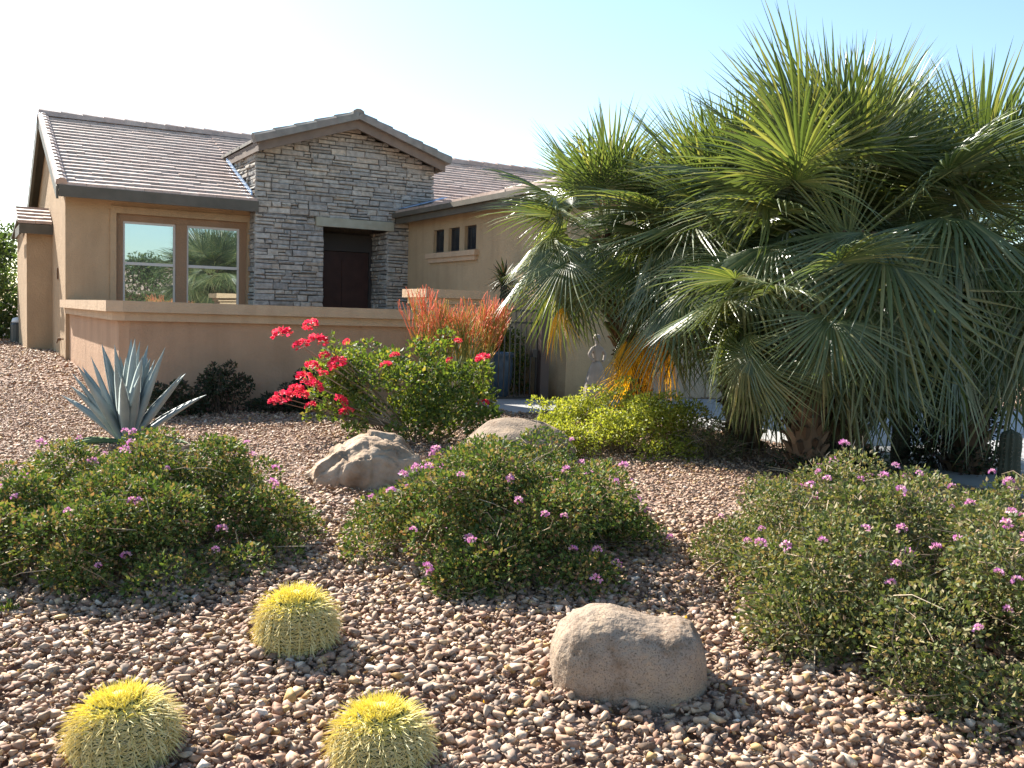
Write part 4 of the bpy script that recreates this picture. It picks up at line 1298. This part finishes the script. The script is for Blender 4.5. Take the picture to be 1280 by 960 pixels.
# things in the courtyard seen through the gate
p = HW(5.66, -5.0); bush('courtyard_shrub', (p.x, p.y, .37), TH, .26, .55, 1.2, 60, .17, 6200, .06, 'bougleaf', 'green leafy shrub inside the courtyard behind the gate', 'shrub', None, 71, .5, 40)
p = HW(5.36, -5.55)
mb = MB(); mb.lathe([(.10, 0), (.15, .05), (.20, .3), (.215, .52), (.2, .6), (.225, .63), (.225, .68), (.18, .68), (.17, .6)], 24)
pt = empty('planter_pot', (p.x, p.y, .37), 0, 'tall dark blue glazed pot seen through the gate bars', 'pot'); mb.build('body', M['pot'], pt, True)
p = HW(5.72, -.75); bush('entry_shrub', (p.x, p.y, .37), 0, .28, .28, 1.3, 34, .14, 2600, .05, 'darkleaf', 'dark shrub in the corner beside the stone entry', 'shrub', None, 72, .5, 20, 'darktwig')


# ------------------------------------------------------------------ statue
def statue():
    p = HW(6.10, -7.0)
    root = empty('garden_statue', (p.x, p.y, gzf(p.x, p.y)), TH, 'pale stone statue of a woman with hands on hips by the house wall', 'statue')
    mb = MB()
    mb.box(-.15, .15, -.15, .15, -.02, .07)
    # flared gown in soft folds
    k = 36; prof = [(.19, .07), (.185, .12), (.17, .25), (.145, .4), (.115, .52), (.08, .60), (.062, .64)]
    vs = []
    for (rr, z) in prof:
        for a in range(k):
            an = 2 * math.pi * a / k
            q = rr * (1 + .07 * math.cos(an * 9 + z * 4) * min(1, (.66 - z) * 3))
            vs.append((q * math.cos(an), q * .8 * math.sin(an), z))
    fs = [(i * k + a, i * k + (a + 1) % k, (i + 1) * k + (a + 1) % k, (i + 1) * k + a) for i in range(len(prof) - 1) for a in range(k)]
    fs.append(tuple(range((len(prof) - 1) * k, len(prof) * k)))
    mb.add(vs, fs)
    mb.build('gown', M['statue'], root, True)
    # torso, arms and head as one skin surface
    V = [(0, 0, .60), (0, 0, .70), (0, 0, .80), (0, -.005, .86), (0, -.01, .90), (0, -.01, .955), (0, -.012, .995),
         (-.075, 0, .815), (-.135, -.005, .74), (-.10, -.03, .66), (-.06, -.045, .645), (.075, 0, .815), (.135, -.005, .74), (.10, -.03, .66), (.06, -.045, .645)]
    E = [(0, 1), (1, 2), (2, 3), (3, 4), (4, 5), (5, 6), (2, 7), (7, 8), (8, 9), (9, 10), (2, 11), (11, 12), (12, 13), (13, 14)]
    rad = [.062, .056, .066, .028, .030, .050, .034, .034, .024, .019, .017, .034, .024, .019, .017]
    me = bpy.data.meshes.new('body'); me.from_pydata(V, E, []); me.materials.append(M['statue'])
    o = bpy.data.objects.new('body', me); COL.objects.link(o); o.parent = root
    sk = o.modifiers.new('skin', 'SKIN')
    for i, r_ in enumerate(rad): me.skin_vertices[0].data[i].radius = (r_, r_ * (.8 if i < 3 else 1))
    me.skin_vertices[0].data[0].use_root = True
    sb = o.modifiers.new('sub', 'SUBSURF'); sb.levels = 2; sb.render_levels = 2
    hm = MB(); r = np.random.default_rng(2)
    hv, hf = ico(3)
    hv = hv * np.array([.052, .052, .045]) * (1 + .06 * np.sin(hv[:, :1] * 14) * np.cos(hv[:, 2:] * 11))
    hm.add(hv + np.array([0, .012, .975]), [tuple(f) for f in hf]); hv2 = ico(2)[0] * .026
    hm.add(hv2 + np.array([0, .05, .99]), [tuple(f) for f in ico(2)[1]])
    hm.build('hair', M['statue'], root, True)


statue()

# ------------------------------------------------------------------ trees and neighbours
def tree(loc, h, cw_, label, seed, mat='treeleaf', nleaf=9000, leaf=.12, group=None, trunk=.14, low=.35, k=46):
    r = np.random.default_rng(seed)
    root = empty('tree', loc, 0, label, 'tree', group)
    mb = MB()
    mb.tube([(0, 0, -.1), (r.normal() * .05, r.normal() * .05, h * .25), (r.normal() * .15, r.normal() * .15, h * .55)], [trunk, trunk * .75, trunk * .5], 9)
    cl = []
    for i in range(k):
        a = r.uniform(0, 6.283); q = r.random() ** .5; z = r.uniform(low, 1)
        w = math.sin(math.pi * min(.98, max(.12, (z - low) / (1.02 - low) * .85 + .12)))
        c = (cw_ * q * w * math.cos(a), cw_ * q * w * math.sin(a), h * z - .2, cw_ * r.uniform(.16, .34))
        cl.append(c)
        if i < 14: mb.tube([(0, 0, h * (.25 + .25 * r.random())), (c[0] * .5, c[1] * .5, (c[2] + h * .4) / 2), c[:3]], [trunk * .4, trunk * .25, .015], 5)
    mb.build('trunk', M['bark'], root)
    P, d = clump_points(cl, nleaf, r, .6)
    V, F = leaf_arrays(P, d, leaf * r.uniform(.6, 1.3, nleaf), .55, .25, r, .9)
    fast_mesh('crown', V, F, M[mat], root)
    return root


tree((-12.9, 22.6, .6), 2.7, 1.4, 'dense dark green tree at the left edge beyond the house', 201, nleaf=12000, low=.02, k=70)
tree((-15.0, 26.5, .6), 3.7, 1.7, 'taller dark tree behind the left edge tree', 202, nleaf=9000, low=.15)
tree((2.2, 31, .4), 7.1, 1.0, 'pale tree top showing above the house roof beside the palm', 203, 'paleleaf', 1500, .14, low=.55, k=26)
tree((15.5, 27, .3), 7.0, 3.6, 'broad green tree beyond the driveway behind the palms', 204, nleaf=14000, low=.12)
tree((19.5, 33, .3), 7.5, 4.2, 'broad tree far right beyond the driveway, farther than its neighbour', 205, nleaf=12000, low=.1)
tree((18.5, -14, -.2), 4.2, 2.8, 'round shade tree across the road facing the house', 206, nleaf=9000, leaf=.16)
tree((27, -14.5, -.2), 6.5, 2.6, 'open branching tree across the road facing the house', 207, nleaf=4200, leaf=.15, low=.45)
tree((34, -21, -.2), 5.5, 3.0, 'green tree farther off across the road', 208, nleaf=8000, leaf=.18)

nb = empty('neighbour_house', (27, -29, -.3), R(35), 'tan tile roofed house across the road, reflected in the window', 'house')
mb = MB(); mb.box(-15, 15, -5, 4, 0, 2.7); mb.build('wall', M['stucco'], nb)
mb = MB()
tiled(mb, (-15.6, 4.7, 2.7), (1, 0, 0), (0, -1, 0), .36, lambda s: (0, 31.2), 5.0, .42, tw=.6, thick=.06, seed=51)
tiled(mb, (-15.6, -5.3, 2.7), (1, 0, 0), (0, 1, 0), .36, lambda s: (0, 31.2), 5.0, .8, tw=1.2, thick=.06, seed=52)
mb.build('roof', M['tile'], nb)
mb = MB(); mb.box(-7, -2, 4.0, 4.05, .05, 2.3); mb.build('garage_door', M['sash'], nb)
for a in (2, 7, -13):
    mb = MB(); mb.box(a, a + 1.6, 4.0, 4.04, .9, 2.2); mb.build('window', M['dark_glass'], nb)

ub = empty('utility_box', (-10.95, 21.3, .64), TH, 'small dark utility box with the highlight on its glossy dark top painted white beside the left wall end', 'utility box')
mb = MB(); mb.lathe([(.12, 0), (.14, .02), (.14, .42), (.12, .46)], 14); mb.build('body', M['utility'], ub)
mb = MB(); mb.lathe([(.10, .462), (.12, .48), (.09, .56), (.02, .58)], 14); mb.build('lid', M['white'], ub, True)

# a fallen stick and yellow leaves on the gravel
mb = MB()
a = np.array([.98, 4.95, gzf(.98, 4.95) + .05]); b = np.array([1.2, 5.2, gzf(1.2, 5.2) + .12])
mb.tube([a, (a + b) / 2 + [0, 0, .02], b], [.004, .006, .007], 5)
tag(mb.build('fallen_stick', M['twig']), 'thin pale fallen stick leaning on the gravel beside the right lantana', 'stick')
rr_ = np.random.default_rng(15); n = 12
yy = rr_.uniform(2.7, 5.2, n); xx = rr_.uniform(-.1, 1.6, n)
V, F = leaf_arrays(np.stack([xx, yy, gz(xx, yy) + .055], 1), rr_.normal(size=(n, 3)) * [1, 1, .15], rr_.uniform(.02, .038, n), .6, .2, rr_, .2)
tag(fast_mesh('fallen_leaves', V, F, M['palmdry']), 'scattered yellow fallen leaves on the front gravel', 'leaves', kind='stuff')
lx, ly = [], []
for (cx, cy, rx, ry, q) in ((-2.17, 5.6, 1.2, 1.3, 500), (-.01, 5.68, 1.1, 1.15, 500), (2.28, 4.85, 1.4, 1.8, 900), (1.0, 9.1, 1.2, .9, 250), (2.5, 8.2, 1.2, .8, 300)):
    a = rr_.uniform(0, 6.283, q); k = rr_.uniform(.55, 1.05, q)
    lx.append(cx + rx * k * np.cos(a)); ly.append(cy + ry * k * np.sin(a))
lx, ly = np.concatenate(lx), np.concatenate(ly)
V, F = leaf_arrays(np.stack([lx, ly, gz(lx, ly) + .05], 1), rr_.normal(size=(len(lx), 3)) * [1, 1, .2], rr_.uniform(.012, .035, len(lx)), .45, .3, rr_, .2)
tag(fast_mesh('leaf_litter', V, F, M['palmbrown']), 'dry brown leaf litter on the gravel around the bushes', 'leaf litter', kind='stuff')
p_ = np.array([-2.28, 4.35]);
r9 = np.random.default_rng(8); P9 = np.zeros((26, 3)); P9[:, 0] = p_[0] + r9.normal(size=26) * .02; P9[:, 1] = p_[1] + r9.normal(size=26) * .02; P9[:, 2] = gzf(*p_) + .03
V, F = leaf_arrays(P9, np.tile([0, 0, 1.], (26, 1)), r9.uniform(.03, .07, 26), .35, .2, r9, .5)
tag(fast_mesh('weed', V, F, M['bougleaf']), 'small green weed in the gravel at the left edge', 'weed')

# ------------------------------------------------------------------ light, sky, camera
az, el = R(SUN_AZ), R(SUN_EL)
sdir = Vector((-math.sin(az) * math.cos(el), math.cos(az) * math.cos(el), math.sin(el)))
sd = bpy.data.lights.new('sun', 'SUN'); sd.energy = 5.0; sd.angle = R(.53); sd.color = (1, .94, .85)
so = bpy.data.objects.new('sun', sd); COL.objects.link(so); so.rotation_euler = sdir.to_track_quat('Z', 'Y').to_euler(); so.location = (0, 0, 30)
w = bpy.data.worlds.new('World'); sc.world = w; w.use_nodes = True
N = w.node_tree.nodes; L = w.node_tree.links
sky = N.new('ShaderNodeTexSky'); sky.sky_type = 'NISHITA'; sky.sun_disc = False
sky.sun_elevation = el; sky.sun_rotation = -az
sky.altitude = 300; sky.air_density = 1.0; sky.dust_density = .8; sky.ozone_density = 1.0
bg = N['Background']; bg.inputs['Strength'].default_value = .084
tint = N.new('ShaderNodeMix'); tint.data_type = 'RGBA'; tint.blend_type = 'MULTIPLY'; tint.inputs[0].default_value = 1; tint.inputs[7].default_value = (.92, 1.0, 1.0, 1)
L.new(sky.outputs[0], tint.inputs[6]); L.new(tint.outputs[2], bg.inputs['Color'])

cam = bpy.data.cameras.new('camera'); co = bpy.data.objects.new('camera', cam); COL.objects.link(co)
cam.sensor_width = 36; cam.lens = 36 * 1206 / 1280; cam.clip_end = 2000; cam.clip_start = .05
co.matrix_world = Matrix.Translation((0, 0, EYE)) @ (Matrix.Rotation(math.pi / 2 - R(4.08), 4, 'X') @ Matrix.Rotation(R(1.75), 4, 'Z'))
sc.camera = co
vs_ = sc.view_settings
vs_.view_transform = 'Standard'; vs_.look = 'None'; vs_.gamma = 1; vs_.use_curve_mapping = False; vs_.exposure = 1.62
sc.cycles.max_bounces = 8; sc.cycles.diffuse_bounces = 4; sc.cycles.transparent_max_bounces = 8
